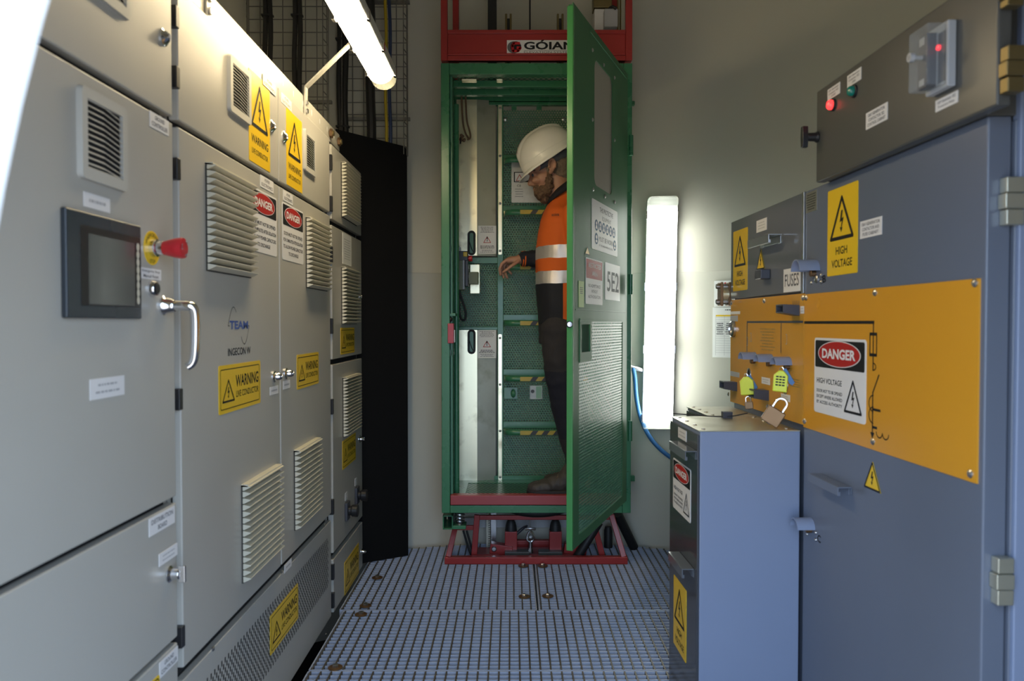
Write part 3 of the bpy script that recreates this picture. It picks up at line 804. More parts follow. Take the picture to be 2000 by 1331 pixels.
# lamp on the wall by the switchgear
LY = 3.86
c0 = at(1295, 392, LY); c1 = at(1285, 838, LY)
ang = math.atan2(c0.x - TC.x, 3.95 - TC.y)
WL_ = Frame(((c0.x + c1.x) / 2, LY, 0), (math.cos(ang * .35), -math.sin(ang * .35), 0))
wl = thing('wall_lamp', 'tall lit fluorescent lamp fixed upright on the tower wall', 'lamp', ((c0.x + c1.x) / 2, LY + .04, c1.z))
ht = c0.z + .02; hb_ = c1.z; tilt = (c0.x - c1.x)
def wm(mb):   # lean the lamp the way it hangs on the curved wall
    for p in mb.v:
        p.x += ((p.z - hb_) / (ht - hb_) - .5) * tilt
    return mb
hwid = .0775
mb = MB(WL_); mb.prism(mb.rrect(-hwid, hwid, hb_, ht, .02), -.09, -.03, lampbody); wm(mb).build('housing', wl, .004)
mb = MB(WL_); mb.prism(mb.rrect(-hwid + .006, hwid - .006, hb_ + .035, ht - .055, .012), -.03, .022, lampcool); wm(mb).build('diffuser', wl, .012, 3)
mb = MB(WL_); mb.prism(mb.rrect(-hwid + .002, hwid - .002, ht - .0545, ht, .02), -.03, .024, lampend); wm(mb).build('end_cover', wl, .01, 3)
mb = MB(WL_); mb.prism(mb.rrect(-hwid + .002, hwid - .002, hb_, hb_ + .0345, .012), -.03, .024, lampend); wm(mb).build('end_cover', wl, .01, 3)
for zz_ in (ht - .09, ht - .45, hb_ + .4, hb_ + .05):
    for s_ in (-1, 1):
        mb = MB(WL_); mb.box(s_ * hwid - .004, s_ * hwid + .004, zz_ - .02, zz_ + .02, -.04, -.01, chrome); wm(mb).build('clip', wl, .001)
# blue cable and grey conduit by the wall lamp
cp = [at(1236, 718, 3.93), at(1240, 735, 3.9), at(1242, 775, 3.9), at(1250, 815, 3.9), at(1265, 850, 3.9), at(1288, 878, 3.89), at(1318, 900, 3.88)]
MB().tube(cp, .011, bluecable, 12, smooth=2).build('power_cable', label='blue cable hanging in a curve below the upright wall lamp', cat='cable')
cp = [at(1225, 716, 3.93), at(1242, 720, 3.93), at(1275, 728, 3.93)]
MB().tube(cp, .014, steel, 12, smooth=1).build('conduit', label='short grey conduit running behind the upright wall lamp', cat='conduit')
# papers on the wall
def wallpaper_sheet(px0, px1, py0, py1, kind, lb):
    mid = ray((px0 + px1) / 2, (py0 + py1) / 2); k = mid.x / mid.y
    A_ = 1 + k * k; Bq = -2 * (k * TC.x + TC.y); Cq = TC.x ** 2 + TC.y ** 2 - (TR - .006) ** 2
    Y = (-Bq + math.sqrt(Bq * Bq - 4 * A_ * Cq)) / (2 * A_); X = k * Y
    nrm = Vector((TC.x - X, TC.y - Y, 0)).normalized(); r_ = Vector((0, 0, 1)).cross(nrm)
    fr = Frame((X, Y, 0), r_); q = fr.tlbr(px0, py0, px1, py1); mb = MB(fr)
    z = sheet(mb, q, -.001, paper, 0, .001); a0, a1, b0, b1 = q; w, h = a1 - a0, b1 - b0
    if kind == 0:
        mb.ell(a0 + w * .34, b1 - h * .10, w * .04, h * .035, z, red); mb.text('GCE', a0 + w * .2, a0 + w * .42, b1 - h * .22, b1 - h * .16, z, ink)
        mb.scribble(a0 + w * .15, a1 - w * .3, b0 + h * .35, b1 - h * .38, 3, z, greyink)
    else:
        mb.scribble(a0 + w * .3, a1 - w * .3, b1 - h * .07, b1 - h * .03, 1, z, greyink)
        mb.rect(a0 + w * .08, a1 - w * .08, b1 - h * .18, b1 - h * .15, z, yellow)
        for i in range(16):
            y = b1 - h * .2 - i * h * .047; mb.rect(a0 + w * .08, a1 - w * .08, y, y + .0012, z, paleink)
        for x in (.08, .3, .55, .92): mb.rect(a0 + w * x - .0006, a0 + w * x + .0006, b0 + h * .04, b1 - h * .15, z, paleink)
        mb.scribble(a0 + w * .1, a0 + w * .28, b0 + h * .45, b1 - h * .30, 6, z, greyink); mb.scribble(a0 + w * .32, a0 + w * .54, b0 + h * .45, b1 - h * .30, 6, z, greyink)
    mb.build('notice_sheet', label=lb, cat='paper')
wallpaper_sheet(1395, 1460, 549, 599, 0, 'small white notice with red logo, upper of two papers on the wall')
wallpaper_sheet(1392, 1470, 601, 700, 1, 'white log sheet with a yellow header row, lower paper on the wall')
# ================================================================== SERVICE LIFT
x0, zT = E.m(861, 123); x1, _ = E.m(1235, 123); zB = E.m(870, 1003)[1]
pw = .038
LIFT = thing('service_lift', 'green caged service lift with open door standing before the tower wall', 'lift', ((x0 + x1) / 2, 3.7, zB))
D = .45
sill_t = E.m(1000, 968)[1]; sill_b = E.m(1000, 987)[1]; zBt = E.m(1000, 988)[1]
zTt = E.m(1000, 145)[1]
fz = sill_t - .018
def ebox(name, a0, a1, b0, b1, c0, c1, mat, parent=None, bevel=.003):
    return MB(E).box(a0, a1, b0, b1, c0, c1, mat).build(name, parent or LIFT, bevel)
ebox('corner_post', x0, x0 + pw, zB, zT, -pw, 0, green); ebox('corner_post', x1 - pw, x1, zB, zT, -pw, 0, green)
ebox('corner_post', x0, x0 + .03, zB, zT, -D, -D + .03, green); ebox('corner_post', x1 - .03, x1, zB, zT, -D, -D + .03, green)
ebox('top_rail', x0 + pw, x1 - pw, zTt, zT, -.05, -.001, green); ebox('bottom_rail', x0 + pw, x1 - pw, zB, zBt, -.05, -.001, green)
ebox('door_sill', x0 + pw + .002, x1 - pw - .002, sill_b, sill_t, -.045, .004, redsill)
# inner jamb seen beside the left post
ja, jb = E.m(877, 500, -.04)[0], E.m(889, 500, -.08)[0]
ebox('inner_jamb', x0 + pw, x0 + pw + .012, zBt, zTt, -.10, -.03, green_mesh)
MB(E).cyl((x0 + pw + .022, fz, -.13), (x0 + pw + .022, zTt - .1, -.13), .012, green, 14).build('jamb_tube', LIFT)
# platform
mb = MB(E); mb.box(x0 + .03, x1 - .03, zB + .01, fz - .004, -D + .02, -.05, dark); mb.build('platform', LIFT)
mb = MB()
b_, e_ = -.06, -D + .06
# floor sheet: holes laid out in plan
pk = .0215; ro = {}; vs = []; fs = []
FP = Frame((0, 0, 0), (1, 0, 0))
fx0, fx1 = E.m(906, 952, -.2)[0] + .01, x1 - .06
def fvid(a, y):
    key = (round(a * 20000), round(y * 20000))
    if key not in ro: ro[key] = len(vs); vs.append((min(max(a, fx0), fx1), fz, -min(max(y, 3.5 + .055), 3.5 + D - .09)))
    return ro[key]
kk_ = pk / math.sqrt(3)
for j in range(32):
    for i in range(38):
        ca = fx0 + (i + (.5 if j % 2 else 0)) * pk; cy = 3.555 + j * 1.5 * kk_
        if cy > 3.5 + D - .1 or ca > fx1: continue
        o, q = [], []
        for t in range(6):
            an = PI / 6 + t * PI / 3
            o.append(fvid(ca + kk_ * math.cos(an), cy + kk_ * math.sin(an))); q.append(fvid(ca + .0078 * math.cos(an), cy + .0072 * math.sin(an)))
        for t in range(6): fs.append((o[t], o[(t + 1) % 6], q[(t + 1) % 6], q[t]))
mb.add(vs, fs, green_mesh); mb.build('floor_sheet', LIFT)
mb = MB(); mb.box(x0 + .03, fx0 + .002, fz - .003, fz + .001, -3.5 - D + .02, -3.55, green); mb.box(fx0, x1 - .03, fz - .003, fz + .0005, -3.5 - D + .02, -3.5 - D + .092, green); mb.build('floor_margin', LIFT)
# roof of perforated sheet with cross members
mb = MB(E); vs = []; ro = {}
def rv(a, y):
    key = (round(a * 20000), round(y * 20000))
    if key not in ro: ro[key] = len(vs); vs.append((min(max(a, x0 + .03), x1 - .03), zT - .02, -min(max(y, 3.53), 3.5 + D - .02)))
    return ro[key]
fs = []; pk = .026; kk_ = pk / math.sqrt(3)
for j in range(20):
    for i in range(33):
        ca = x0 + .03 + (i + (.5 if j % 2 else 0)) * pk; cy = 3.53 + j * 1.5 * kk_
        if cy > 3.5 + D - .03 or ca > x1 - .03: continue
        o, q = [], []
        for t in range(6):
            an = PI / 6 + t * PI / 3
            o.append(rv(ca + kk_ * math.cos(an), cy + kk_ * math.sin(an))); q.append(rv(ca + .009 * math.cos(an), cy + .009 * math.sin(an)))
        for t in range(6): fs.append((o[t], o[(t + 1) % 6], q[(t + 1) % 6], q[t]))
mbr = MB(); mbr.add(vs, fs, green_mesh); mbr.build('roof_sheet', LIFT)
for y in (.17, .30, .43):
    ebox('roof_member', x0 + .03, x1 - .03, zTt - .005, zT - .024, -y - .03, -y, green)
ebox('roof_bracket', x0 + .09, x0 + .16, zTt - .012, zTt - .004, -.09, -.05, zinc); ebox('roof_bracket', x0 + .25, x0 + .28, zTt - .012, zTt - .004, -.09, -.05, zinc)
# side walls
SL = Frame((x0 + .028, 3.5, 0), (0, 1, 0)); mb = MB(SL); mb.perf(.04, D - .01, fz, zTt, 0, .0135, .0052, green_mesh); mb.build('side_sheet', LIFT, solid=.0012)
SR = Frame((x1 - .028, 3.5, 0), (0, -1, 0)); mb = MB(SR); mb.perf(-D + .01, -.04, fz, zTt, 0, .0135, .0052, green_mesh); mb.build('side_sheet', LIFT, solid=.0012)
for z in (1.0, 1.48, 1.95): MB(SL).box(.03, D - .02, z, z + .03, .001, .018, green).build('side_rail', LIFT, .002)
# back wall
YB = 3.5 + D
B_ = YF(YB)
xs = B_.m(983, 600)[0]; xr = x1 - .03
mb = MB(B_); mb.perf(xs, xr, fz, B_.m(1000, 215)[1], 0, .0135, .0050, green_mesh); mb.build('back_sheet', LIFT, solid=.0012)
a0, a1, b0, b1 = B_.tlbr(892, 512, 972, 640); mb = MB(B_); mb.perf(a0, a1, b0, b1, -.004, .0135, .0050, green_mesh); mb.build('back_sheet', LIFT, solid=.0012)
def brect(name, px0, py0, px1, py1, c0, c1, mat, bevel=.002, parent=None):
    a0, a1, b0, b1 = B_.tlbr(px0, py0, px1, py1, c1)
    return MB(B_).box(a0, a1, b0, b1, c0, c1, mat).build(name, parent or LIFT, bevel)
brect('back_header', 889, 197, 1240, 205, -.01, .02, green); 
for px in (1004, 1053): brect('header_tab', px - 5, 203, px + 5, 215, -.004, .006, green)
brect('back_stile', 971.5, 205, 983, 950, -.008, .012, green); brect('back_stile', 888, 197, 893, 945, -.008, .010, green)
brect('cross_rail', 890, 503, 972, 515, -.006, .010, green); brect('cross_rail', 890, 639, 972, 645, -.006, .010, green)
brect('back_foot', 888, 930, 1240, 941, -.008, .014, green)
# galvanised guards with a folded front, its lit and shaded halves set by colour
def guard(py0, py1, slot_y, tilt=0):
    a0, a1, b0, b1 = B_.tlbr(892, py0, 972, py1, .02); am = B_.m(932, 500, .02)[0]
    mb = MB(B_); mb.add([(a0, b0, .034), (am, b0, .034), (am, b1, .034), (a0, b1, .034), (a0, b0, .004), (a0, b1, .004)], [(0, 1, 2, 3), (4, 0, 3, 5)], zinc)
    mb.add([(am, b0, .034), (a1 - .01, b0 - tilt, .012), (a1 - .01, b1, .012), (am, b1, .034)], [(0, 1, 2, 3)], zinc_dull_shaded)  # same sheet, darker zinc paints in the shade past the fold
    g_ = mb.build('guard_panel', LIFT, angle=8)
    q = B_.tlbr(973, py0 + 8, 980.5, py1 - 2, .016); mb = MB(B_); mb.prism(mb.rrect(*q, .006), .010, .016, zinc); fl = mb.build('flange_strip', g_, .001)
    n = 4 if py1 - py0 > 250 else 2
    for k in range(n): screw(g_, B_, (q[0] + q[1]) / 2, q[2] + .02 + (q[3] - q[2] - .04) * k / (n - 1), .016, .0065)
    # grip slot with black edging
    sa, sb = B_.m(921, slot_y, .034); h, w = .042, .0125; fr = B_
    mb = MB(fr); pts = []
    for i in range(24):
        t = 2 * PI * (i + .5) / 24; pts.append(fr.w(sa + .0155 * math.cos(t), sb + (h if math.sin(t) > 0 else -h) + .0155 * math.sin(t), .0345))
    mb.prism([(sa + .014 * math.cos(2 * PI * i / 24), sb + (h if i < 12 else -h) + .014 * math.sin(2 * PI * i / 24)) for i in range(24)], .024, .0347, green_mesh)
    mb.tube(pts, .0058, rubber, 8, closed=True)
    mb.tube([fr.w(sa - .012, sb + .01, .036), fr.w(sa, sb - .03, .04), fr.w(sa + .012, sb - .05, .038)], .0022, rubber, 6, smooth=1)
    mb.build('grip_slot', g_)
    return g_
g1 = guard(196, 500, 475); g2 = guard(645, 942, 668, .012)
def caution(parent, px0, py0, px1, py1):
    q = B_.tlbr(px0, py0, px1, py1, .036); a0, a1, b0, b1 = q; w, h = a1 - a0, b1 - b0; mb = MB(B_); z = sheet(mb, q, .032, paper)
    mb.scribble(a0 + w * .1, a1 - w * .1, b1 - h * .26, b1 - h * .03, 5, z, greyink, .4)
    T = (a0 + w * .29, a0 + w * .71, b0 + h * .39, b0 + h * .62); triangle(mb, *T, z, red, white, .003, bolt=False)
    mb.text('!', (T[0] + T[1]) / 2 - .003, (T[0] + T[1]) / 2 + .003, T[2] + .008, T[2] + .033, z + .0004, ink, .03)
    mb.scribble(a0 + w * .06, a1 - w * .06, b0 + h * .18, b0 + h * .30, 3, z, ink, .5); mb.scribble(a0 + w * .1, a1 - w * .1, b0 + h * .04, b0 + h * .16, 3, z, greyink, .4)
    mb.build('caution_notice', parent)
caution(g1, 934, 441, 969, 496); caution(g2, 933, 645, 969, 700)
# ladder steps across the back: a strip above and a looped tread with hazard tape
for k, py in enumerate((846, 741, 632, 523, 415, 312)):
    fr = YF(YB - .10); a0, zt_ = fr.m(985, py - 5); _, zb_ = fr.m(985, py + 5)
    st = MB(B_).box(xs, xr, zt_ - .004, zt_ + .032, .001, .012, green).build('step', LIFT, .002)
    mb = MB(); prof = []
    path = [(xs + .004, YB - .012), (xs + .004, YB - .05), (xs + .012, YB - .078), (xs + .03, YB - .096), (xs + .06, YB - .10), (xr - .06, YB - .10), (xr - .02, YB - .08), (xr - .01, YB - .012)]
    vs = []; n = len(path)
    for x, y in path: vs += [(x, zb_, -y), (x, zt_, -y)]
    mb.add(vs, [(2 * i, 2 * i + 2, 2 * i + 3, 2 * i + 1) for i in range(n - 1)], green); mb.build('tread_loop', st, solid=.004)
    mb = MB(); mb.tube([(xs + .006, YB - .03, zt_), (xs + .02, YB - .07, zt_), (xs + .06, YB - .094, zt_), (xr - .06, YB - .094, zt_)], .004, green, 6, smooth=1); mb.build('tread_edge', st)
    ta0 = fr.m(1016, py)[0]; mb = MB(fr); ln = .34; h = zt_ - zb_
    mb.box(ta0, ta0 + ln, zb_ + h * .12, zt_ - h * .04, .0062, .007, tapeyellow); q = ta0 - .01; i = 0
    while q < ta0 + ln - .05:
        z0_, z1_ = zb_ + h * .12, zt_ - h * .04
        if q > ta0 - .005: mb.flat([(q, z0_), (q + .028, z0_), (q + .044, z1_), (q + .016, z1_)], .0074, tapeblack)
        q += .058
    mb.build('hazard_tape', st)
# data plate on the back wall behind the head
q = B_.tlbr(999, 316, 1066, 396, .012); a0, a1, b0, b1 = q; w, h = a1 - a0, b1 - b0; mb = MB(B_); z = sheet(mb, q, .008, plate_m, 0, .002)
mb.rect(a0 + w * .07, a0 + w * .90, b1 - h * .50, b1 - h * .25, z, ink); mb.rect(a0 + w * .10, a0 + w * .36, b1 - h * .48, b1 - h * .27, z + .0003, white)
triangle(mb, a0 + w * .13, a0 + w * .34, b1 - h * .47, b1 - h * .31, z + .0006, red, None, .003, bolt=False)
mb.scribble(a0 + w * .4, a0 + w * .86, b1 - h * .47, b1 - h * .28, 3, z + .0004, white, .4)
mb.text('CE', a0 + w * .16, a0 + w * .28, b1 - h * .61, b1 - h * .56, z, ink); mb.scribble(a0 + w * .1, a0 + w * .34, b0 + h * .12, b0 + h * .36, 4, z, greyink, .25); mb.scribble(a0 + w * .42, a0 + w * .9, b0 + h * .2, b0 + h * .42, 6, z, paleink, .3)
mb.build('data_plate', LIFT)
# lower label and latch on the back
q = B_.tlbr(1035, 754, 1059, 780, .006); a0, a1, b0, b1 = q; w, h = a1 - a0, b1 - b0; mb = MB(B_); z = sheet(mb, q, .004, paper); mb.rect(a0 + w * .5, a1 - w * .05, b0 + h * .05, b1 - h * .05, z, palegreen); mb.ell(a0 + w * .22, b0 + h * .58, w * .15, w * .15, z, greyink, 18); mb.build('inspection_label', LIFT)
lt = brect('latch_plate', 984, 757, 1011, 780, .002, .006, green)
a, b = B_.m(1002.5, 769, .02); MB(B_).ball((a, b, .022), (.013, .016, .022), green, 16, 10).build('latch_knob', lt)
for px in (987, 1101): screw(LIFT, B_, *B_.m(px, 233), .002, .011)
# ---------- open door, hinged on the right post
hz_ = E.m(1218, 300)[0] + .012
fr_pt = at(1118.5, 600, 2.69)
hp = Vector((hz_, 3.462)); fp = Vector((fr_pt.x, 2.69)); dw = (hp - fp).length
DF = Frame((fp.x, fp.y, 0), (hp.x - fp.x, hp.y - fp.y, 0))
db0 = DF.m(1118, 1077)[1]; db1 = DF.m(1118, 2)[1]
th = .021
mb = MB(DF)
wa0, wa1, wb0, wb1 = DF.quad((1160, 118), (1196, 150), (1196, 382), (1162, 362))
ma0 = DF.m(1131, 700)[0]; ma1 = DF.m(1216, 700)[0]; mb1 = DF.m(1200, 628)[1]; mb0 = DF.m(1130, 1046)[1]
ha0, ha1, hb0, hb1 = DF.quad((1135, 636), (1152, 632), (1152, 686), (1136, 690))
m_, mw = mb, green_door
t_ = .003
for (a0, a1, b0, b1) in ((0, dw, wb1, db1), (0, wa0, wb0, wb1), (wa1, dw, wb0, wb1), (0, dw, mb1, wb0), (0, ma0, mb0, mb1), (ma1, dw, mb0, mb1), (0, dw, db0, mb0)):
    mb.box(a0, a1, b0, b1, -t_, 0, green_door)
r = .035
for (ca, cb, sa, sb) in ((wa0, wb0, 1, 1), (wa1, wb0, -1, 1), (wa1, wb1, -1, -1), (wa0, wb1, 1, -1)):
    pts = [(ca, cb)] + [(ca + sa * (r - r * math.sin(PI / 2 * i / 6)), cb + sb * (r - r * math.cos(PI / 2 * i / 6))) for i in range(7)]
    if sa * sb < 0: pts = pts[::-1]
    mb.prism(pts, -t_, 0, green_door)
DOOR = mb.build('lift_door', LIFT)
mb = MB(DF); mb.box(-.002, .012, db0, db1 - .01, -.022, .001, green_edge); mb.build('leading_edge', DOOR, .003)
mb = MB(DF); mb.box(.012, dw, db1 - .02, db1, -th, -.003, green_door); mb.box(.012, dw, db0, db0 + .02, -th, -.003, green_door); mb.box(dw - .02, dw, db0, db1, -th, -.003, green_door); mb.build('door_return', DOOR, .002)
q0 = DF.m(1128, 28); q1 = DF.m(1215, 140)
MB(DF).box(wa0 - .07, dw - .03, wb1 + .075, wb1 + .080, 0, .004, green_door).build('door_rib', DOOR, .001)
mb = MB(DF); mb.box(wa0 - .03, wa1 + .03, wb0 - .03, wb1 + .03, -.008, -.0035, window_pane); mb.build('window_pane', DOOR)
for (px, py) in ((1157, 98), (1179, 127), (1200, 152), (1157, 234), (1200, 274), (1158, 370), (1181, 384), (1200, 395)):
    screw(DOOR, DF, *DF.m(px, py), .0, .0075)
mb = MB(DF); mb.perf(ma0 - .005, ma1 + .005, mb0 - .005, mb1 + .005, -.002, .0135, .0048, green_mesh, skip=lambda a, b: ha0 - .02 < a < ha1 + .02 and hb0 - .02 < b < hb1 + .02)
mb.build('mesh_panel', DOOR, solid=.0012)
MB(DF).box(ma0, ma1, mb1 - .003, mb1 + .003, 0, .003, green_door).build('door_rib', DOOR, .001)
z0 = DF.m(1180, 608)[1]; MB(DF).box(.03, dw - .03, z0 - .002, z0 + .002, 0, .0025, green_door).build('door_rib', DOOR, .001)
mb = MB(DF); e = .022
for (a0, a1, b0, b1) in ((ha0 - e, ha1 + e, hb1, hb1 + e), (ha0 - e, ha1 + e, hb0 - e * 1.6, hb0), (ha0 - e, ha0, hb0, hb1), (ha1, ha1 + e, hb0, hb1)): mb.box(a0, a1, b0, b1, -.004, .002, green_door)
mb.box(ha0 - .02, ha1 + .14, hb0 - .02, hb1 + .02, -.030, -.024, green_mesh); mb.build('hand_pull', DOOR, .001)
kn = at(1112, 634, 2.70); mb = MB(); mb.lathe((kn.x, kn.z, -2.70 + .0), (0, 0, 1), [(.012, 0), (.012, .012), (.010, .016), (0, .016)], rubber, 18); mb.lathe((kn.x, kn.z, -2.70 + .014), (0, 0, 1), [(.0085, 0), (.0085, .004), (0, .005)], steel, 18); mb.build('door_stop', DOOR)
# door signs
q = DF.quad((1155, 387), (1206, 414), (1205, 501), (1156, 487)); a0, a1, b0, b1 = q; w, h = a1 - a0, b1 - b0; mb = MB(DF); z = sheet(mb, q, .0, white, .008)
mb.text('THIS PROTECTIVE', a0 + w * .28, a1 - w * .20, b1 - h * .20, b1 - h * .10, z, greyink, .012); mb.text('EQUIPMENT', a0 + w * .37, a1 - w * .28, b1 - h * .37, b1 - h * .27, z, greyink)
for i in range(6):
    ca, cb = a0 + w * (.16 + i * .136), b0 + h * .50; mb.ell(ca, cb, w * .062, h * .115, z, signblue, 24)
    mb.ell(ca, cb + h * .04, w * .022, h * .035, z + .0003, white, 14); mb.flat([(ca - w * .03, cb - h * .07), (ca + w * .03, cb - h * .07), (ca + w * .018, cb), (ca - w * .018, cb)], z + .0003, white)
for ca in (a0 + w * .16, a1 - w * .12):
    cb = b0 + h * .23; mb.ell(ca, cb, w * .062, h * .115, z, signblue, 24); mb.ell(ca, cb + h * .03, w * .028, h * .04, z + .0003, white, 14); mb.ell(ca, cb - h * .05, w * .03, h * .03, z + .0003, white, 14)
mb.text('MUST BE WORN', a0 + w * .26, a1 - w * .20, b0 + h * .20, b0 + h * .30, z, greyink); mb.text('IN THIS AREA WHEN REQUIRED', a0 + w * .26, a1 - w * .20, b0 + h * .09, b0 + h * .14, z, greyink)
mb.build('protective_equipment_sign', DOOR)
q = DF.quad((1144, 502), (1177, 512), (1176, 596), (1143, 594)); a0, a1, b0, b1 = q; w, h = a1 - a0, b1 - b0; mb = MB(DF); z = sheet(mb, q, .0, white, .006)
mb.rect(a0 + w * .03, a1 - w * .03, b0 + h * .56, b1 - h * .03, z, red); mb.text('RESTRICTED', a0 + w * .16, a1 - w * .12, b0 + h * .80, b0 + h * .90, z + .0003, white); mb.text('AREA', a0 + w * .36, a1 - w * .34, b0 + h * .63, b0 + h * .73, z + .0003, white)
for i, t in enumerate(('NO ADMITTANCE', 'WITHOUT', 'AUTHORISATION')):
    k = .36 if len(t) > 8 else .18; mb.text(t, a0 + w * (.5 - k), a0 + w * (.5 + k), b0 + h * (.37 - i * .12), b0 + h * (.44 - i * .12), z, greyink)
mb.build('restricted_area_sign', DOOR)
q = DF.quad((1182, 513), (1211, 520), (1210, 588), (1181, 586)); a0, a1, b0, b1 = q; w, h = a1 - a0, b1 - b0; mb = MB(DF); z = sheet(mb, q, .0, white)
mb.text('5E2', a0 + w * .12, a1 - w * .10, b0 + h * .23, b1 - h * .22, z, greyink, .01); mb.build('number_sign', DOOR)
q = DF.quad((1130, 549), (1140, 550), (1140, 601), (1130, 600)); mb = MB(DF); z = sheet(mb, q, .0, limegreen); mb.scribble(q[0] + .01, q[1] - .01, (q[2] + q[3]) / 2, q[3] - .02, 4, z, greyink, .4); mb.build('inspection_tag', DOOR)
q = DF.quad((1142, 482), (1152, 482), (1152, 499), (1142, 497)); mb = MB(DF); triangle(mb, *q, .0008, ink, yellow, .003, bolt=False); mb.build('small_warning_sticker', DOOR)
for z in (1.9, 1.28, .62): MB().cyl((hp.x + .014, z, -hp.y + .012), (hp.x + .014, z + .09, -hp.y + .012), .010, green, 12).build('door_hinge', DOOR)
q = E.m(1221, 938); MB(E).box(q[0] - .004, q[0] + .016, q[1] - .03, q[1] + .04, 0, .02, green).build('strike_plate', LIFT, .002)
# ---------- red suspension frame above
rz0 = E.m(1000, 118)[1]; rz1 = E.m(1000, 58)[1]; ztop_ = 2.98
RF = MB(E).box(x0 + .03, x1 - .03, rz0, rz1, -.03, -.006, redpaint).build('suspension_frame', LIFT, .003)
def rbox(name, a0, a1, b0, b1, c0, c1, mat=redpaint): return MB(E).box(a0, a1, b0, b1, c0, c1, mat).build(name, RF, .003)
rbox('upright', x0, x0 + .03, rz0, ztop_, -.03, .0); rbox('upright', x1 - .03, x1, rz0, ztop_, -.03, .0)
ra = YF(3.78); la = ra.m(884, 20)[0]; rbox('upright', la, la + .03, rz0, ztop_, -.31, -.28); rbox('upright', x1 - .06, x1 - .03, rz0, ztop_, -.31, -.28)
rbox('beam_flange', x0 + .03, x1 - .03, rz1 - .018, rz1, -.03, .002); rbox('beam_flange', x0 + .03, x1 - .03, rz0, rz0 + .022, -.03, .002); rbox('beam_flange', x0 + .03, x1 - .03, rz0 + .024, rz0 + .034, -.03, -.001)
rbox('side_beam', x0, x0 + .03, rz0, rz1, -.31, -.03); rbox('side_beam', x1 - .03, x1, rz0, rz1, -.31, -.03)
q = E.tlbr(990, 78, 1132, 106, .0); a0, a1, b0, b1 = q; w, h = a1 - a0, b1 - b0; mb = MB(E); z = sheet(mb, q, -.004, white)
ca, cb = a0 + w * .105, (b0 + b1) / 2
mb.ell(ca - w * .012, cb, w * .088, h * .42, z, greyink, 24); mb.ell(ca + w * .018, cb + h * .02, w * .075, h * .40, z + .0003, ink, 24)
mb.stroke([(ca + w * .075, cb + h * .28), (ca - w * .01, cb + h * .28), (ca - w * .03, cb + h * .1), (ca - w * .02, cb - h * .26), (ca + w * .05, cb - h * .26), (ca + w * .08, cb - h * .05), (ca + w * .03, cb - h * .02)], w * .036, z + .0006, red_btn)
mb.text('GÓIAN', a0 + w * .235, a0 + w * .93, b0 + h * .34, b0 + h * 1.02, z, ink, .03)
mb.rect(a0 + w * .235, a0 + w * .93, b0 + h * .27, b0 + h * .29, z, greyink); mb.text('ELEVATION SYSTEMS', a0 + w * .235, a0 + w * .93, b0 + h * .10, b0 + h * .23, z, greyink)
mb.build('maker_plate', RF)
# things above the roof: guide rail, clips, hoist unit
MB(YF(3.86)).box(*[v for v in (YF(3.86).m(953, 30)[0], YF(3.86).m(970, 30)[0])], rz0, ztop_, -.02, .02, darkcable).build('roof_guide', RF, .003)
for px in (993, 1094):
    f_ = YF(3.70); a = f_.m(px, 40)[0]; z_ = f_.m(px, 28)[1]
    mb = MB(f_); mb.box(a - .016, a - .006, rz0 + .03, z_, -.01, .01, brass); mb.box(a + .006, a + .016, rz0 + .03, z_, -.01, .01, brass); mb.box(a - .006, a + .006, rz0 + .03, z_ - .02, -.004, .004, blackp); mb.build('roof_clip', RF, .002)
f_ = YF(3.62); hu = MB(f_).box(*f_.tlbr(1161, 17, 1203, 60), -.10, 0, white).build('hoist_unit', LIFT, .004)
def hb(name, px0, py0, px1, py1, c0, c1, mat):
    q = f_.tlbr(px0, py0, px1, py1); return MB(f_).box(*q, c0, c1, mat).build(name, hu, .004)
hb('hoist_cap', 1160, -20, 1196, 13, -.09, -.01, brass); hb('control_box', 1178, 25, 1204, 60, 0, .05, lightgrey)
for px in (1208, 1213): MB(f_).cyl((f_.m(px, 30)[0], rz0, -.02), (f_.m(px, 30)[0], ztop_, -.02), .004, brass, 8).build('rope_guide', hu)
mb = MB(f_); a, b = f_.m(1192, 22); mb.tube([f_.w(a - .02, b - .02, .02), f_.w(a, b + .004, .05), f_.w(a + .02, b - .01, .055)], .008, rubber, 8, smooth=1); mb.build('hoist_cable', hu)
f_ = YF(3.72); a = f_.m(1035, 30)[0]
MB(f_).cyl((a, rz0 - .0, 0), (a, 3.25, 0), .004, rubber, 8).build('hoist_rope', RF)
# ---------- underside: bracket foot, spring, bulging cover
mb = MB(E); q = E.tlbr(863.5, 1011, 883.5, 1038.5)
a0, a1, b0, b1 = q; e = .005
for bx in ((a0, a1, b0, b0 + e), (a0, a1, b1 - e, b1), (a0, a0 + e, b0, b1), (a1 - e, a1, b0, b1)): mb.box(*bx, -.20, -.03, green)
mb.box(a0 + .01, a1 - .01, b0 + .006, b1 - .006, -.2, -.19, dark)
ft = mb.build('foot_tube', LIFT, .001)
q = E.tlbr(883, 1031, 909, 1038); MB(E).box(*q, -.11, -.03, green).build('foot_plate', LIFT, .002)
a, bt_ = E.m(898, 1004, -.07); _, bb2 = E.m(898, 1031, -.07)
pts = [E.w(a + .021 * math.cos(t * .5), bb2 + (bt_ - bb2 + .01) * t / 62, -.07 + .021 * math.sin(t * .5)) for t in range(63)]
MB().tube(pts, .0042, steel, 8).build('buffer_spring', LIFT)
MB(E).cyl((a, bb2, -.07), (a, bt_ + .02, -.07), .012, darkgrey, 16).build('spring_core', LIFT)
mb = MB(E); ca = E.m(1050, 1004)[0]
pts = [(E.m(960, 1003)[0], zB + .004), (E.m(985, 1008)[0], zB - .004), (ca - .06, zB - .034), (ca + .05, zB - .036), (E.m(1106, 1012)[0], zB - .016), (E.m(1118, 1003)[0], zB + .004)]
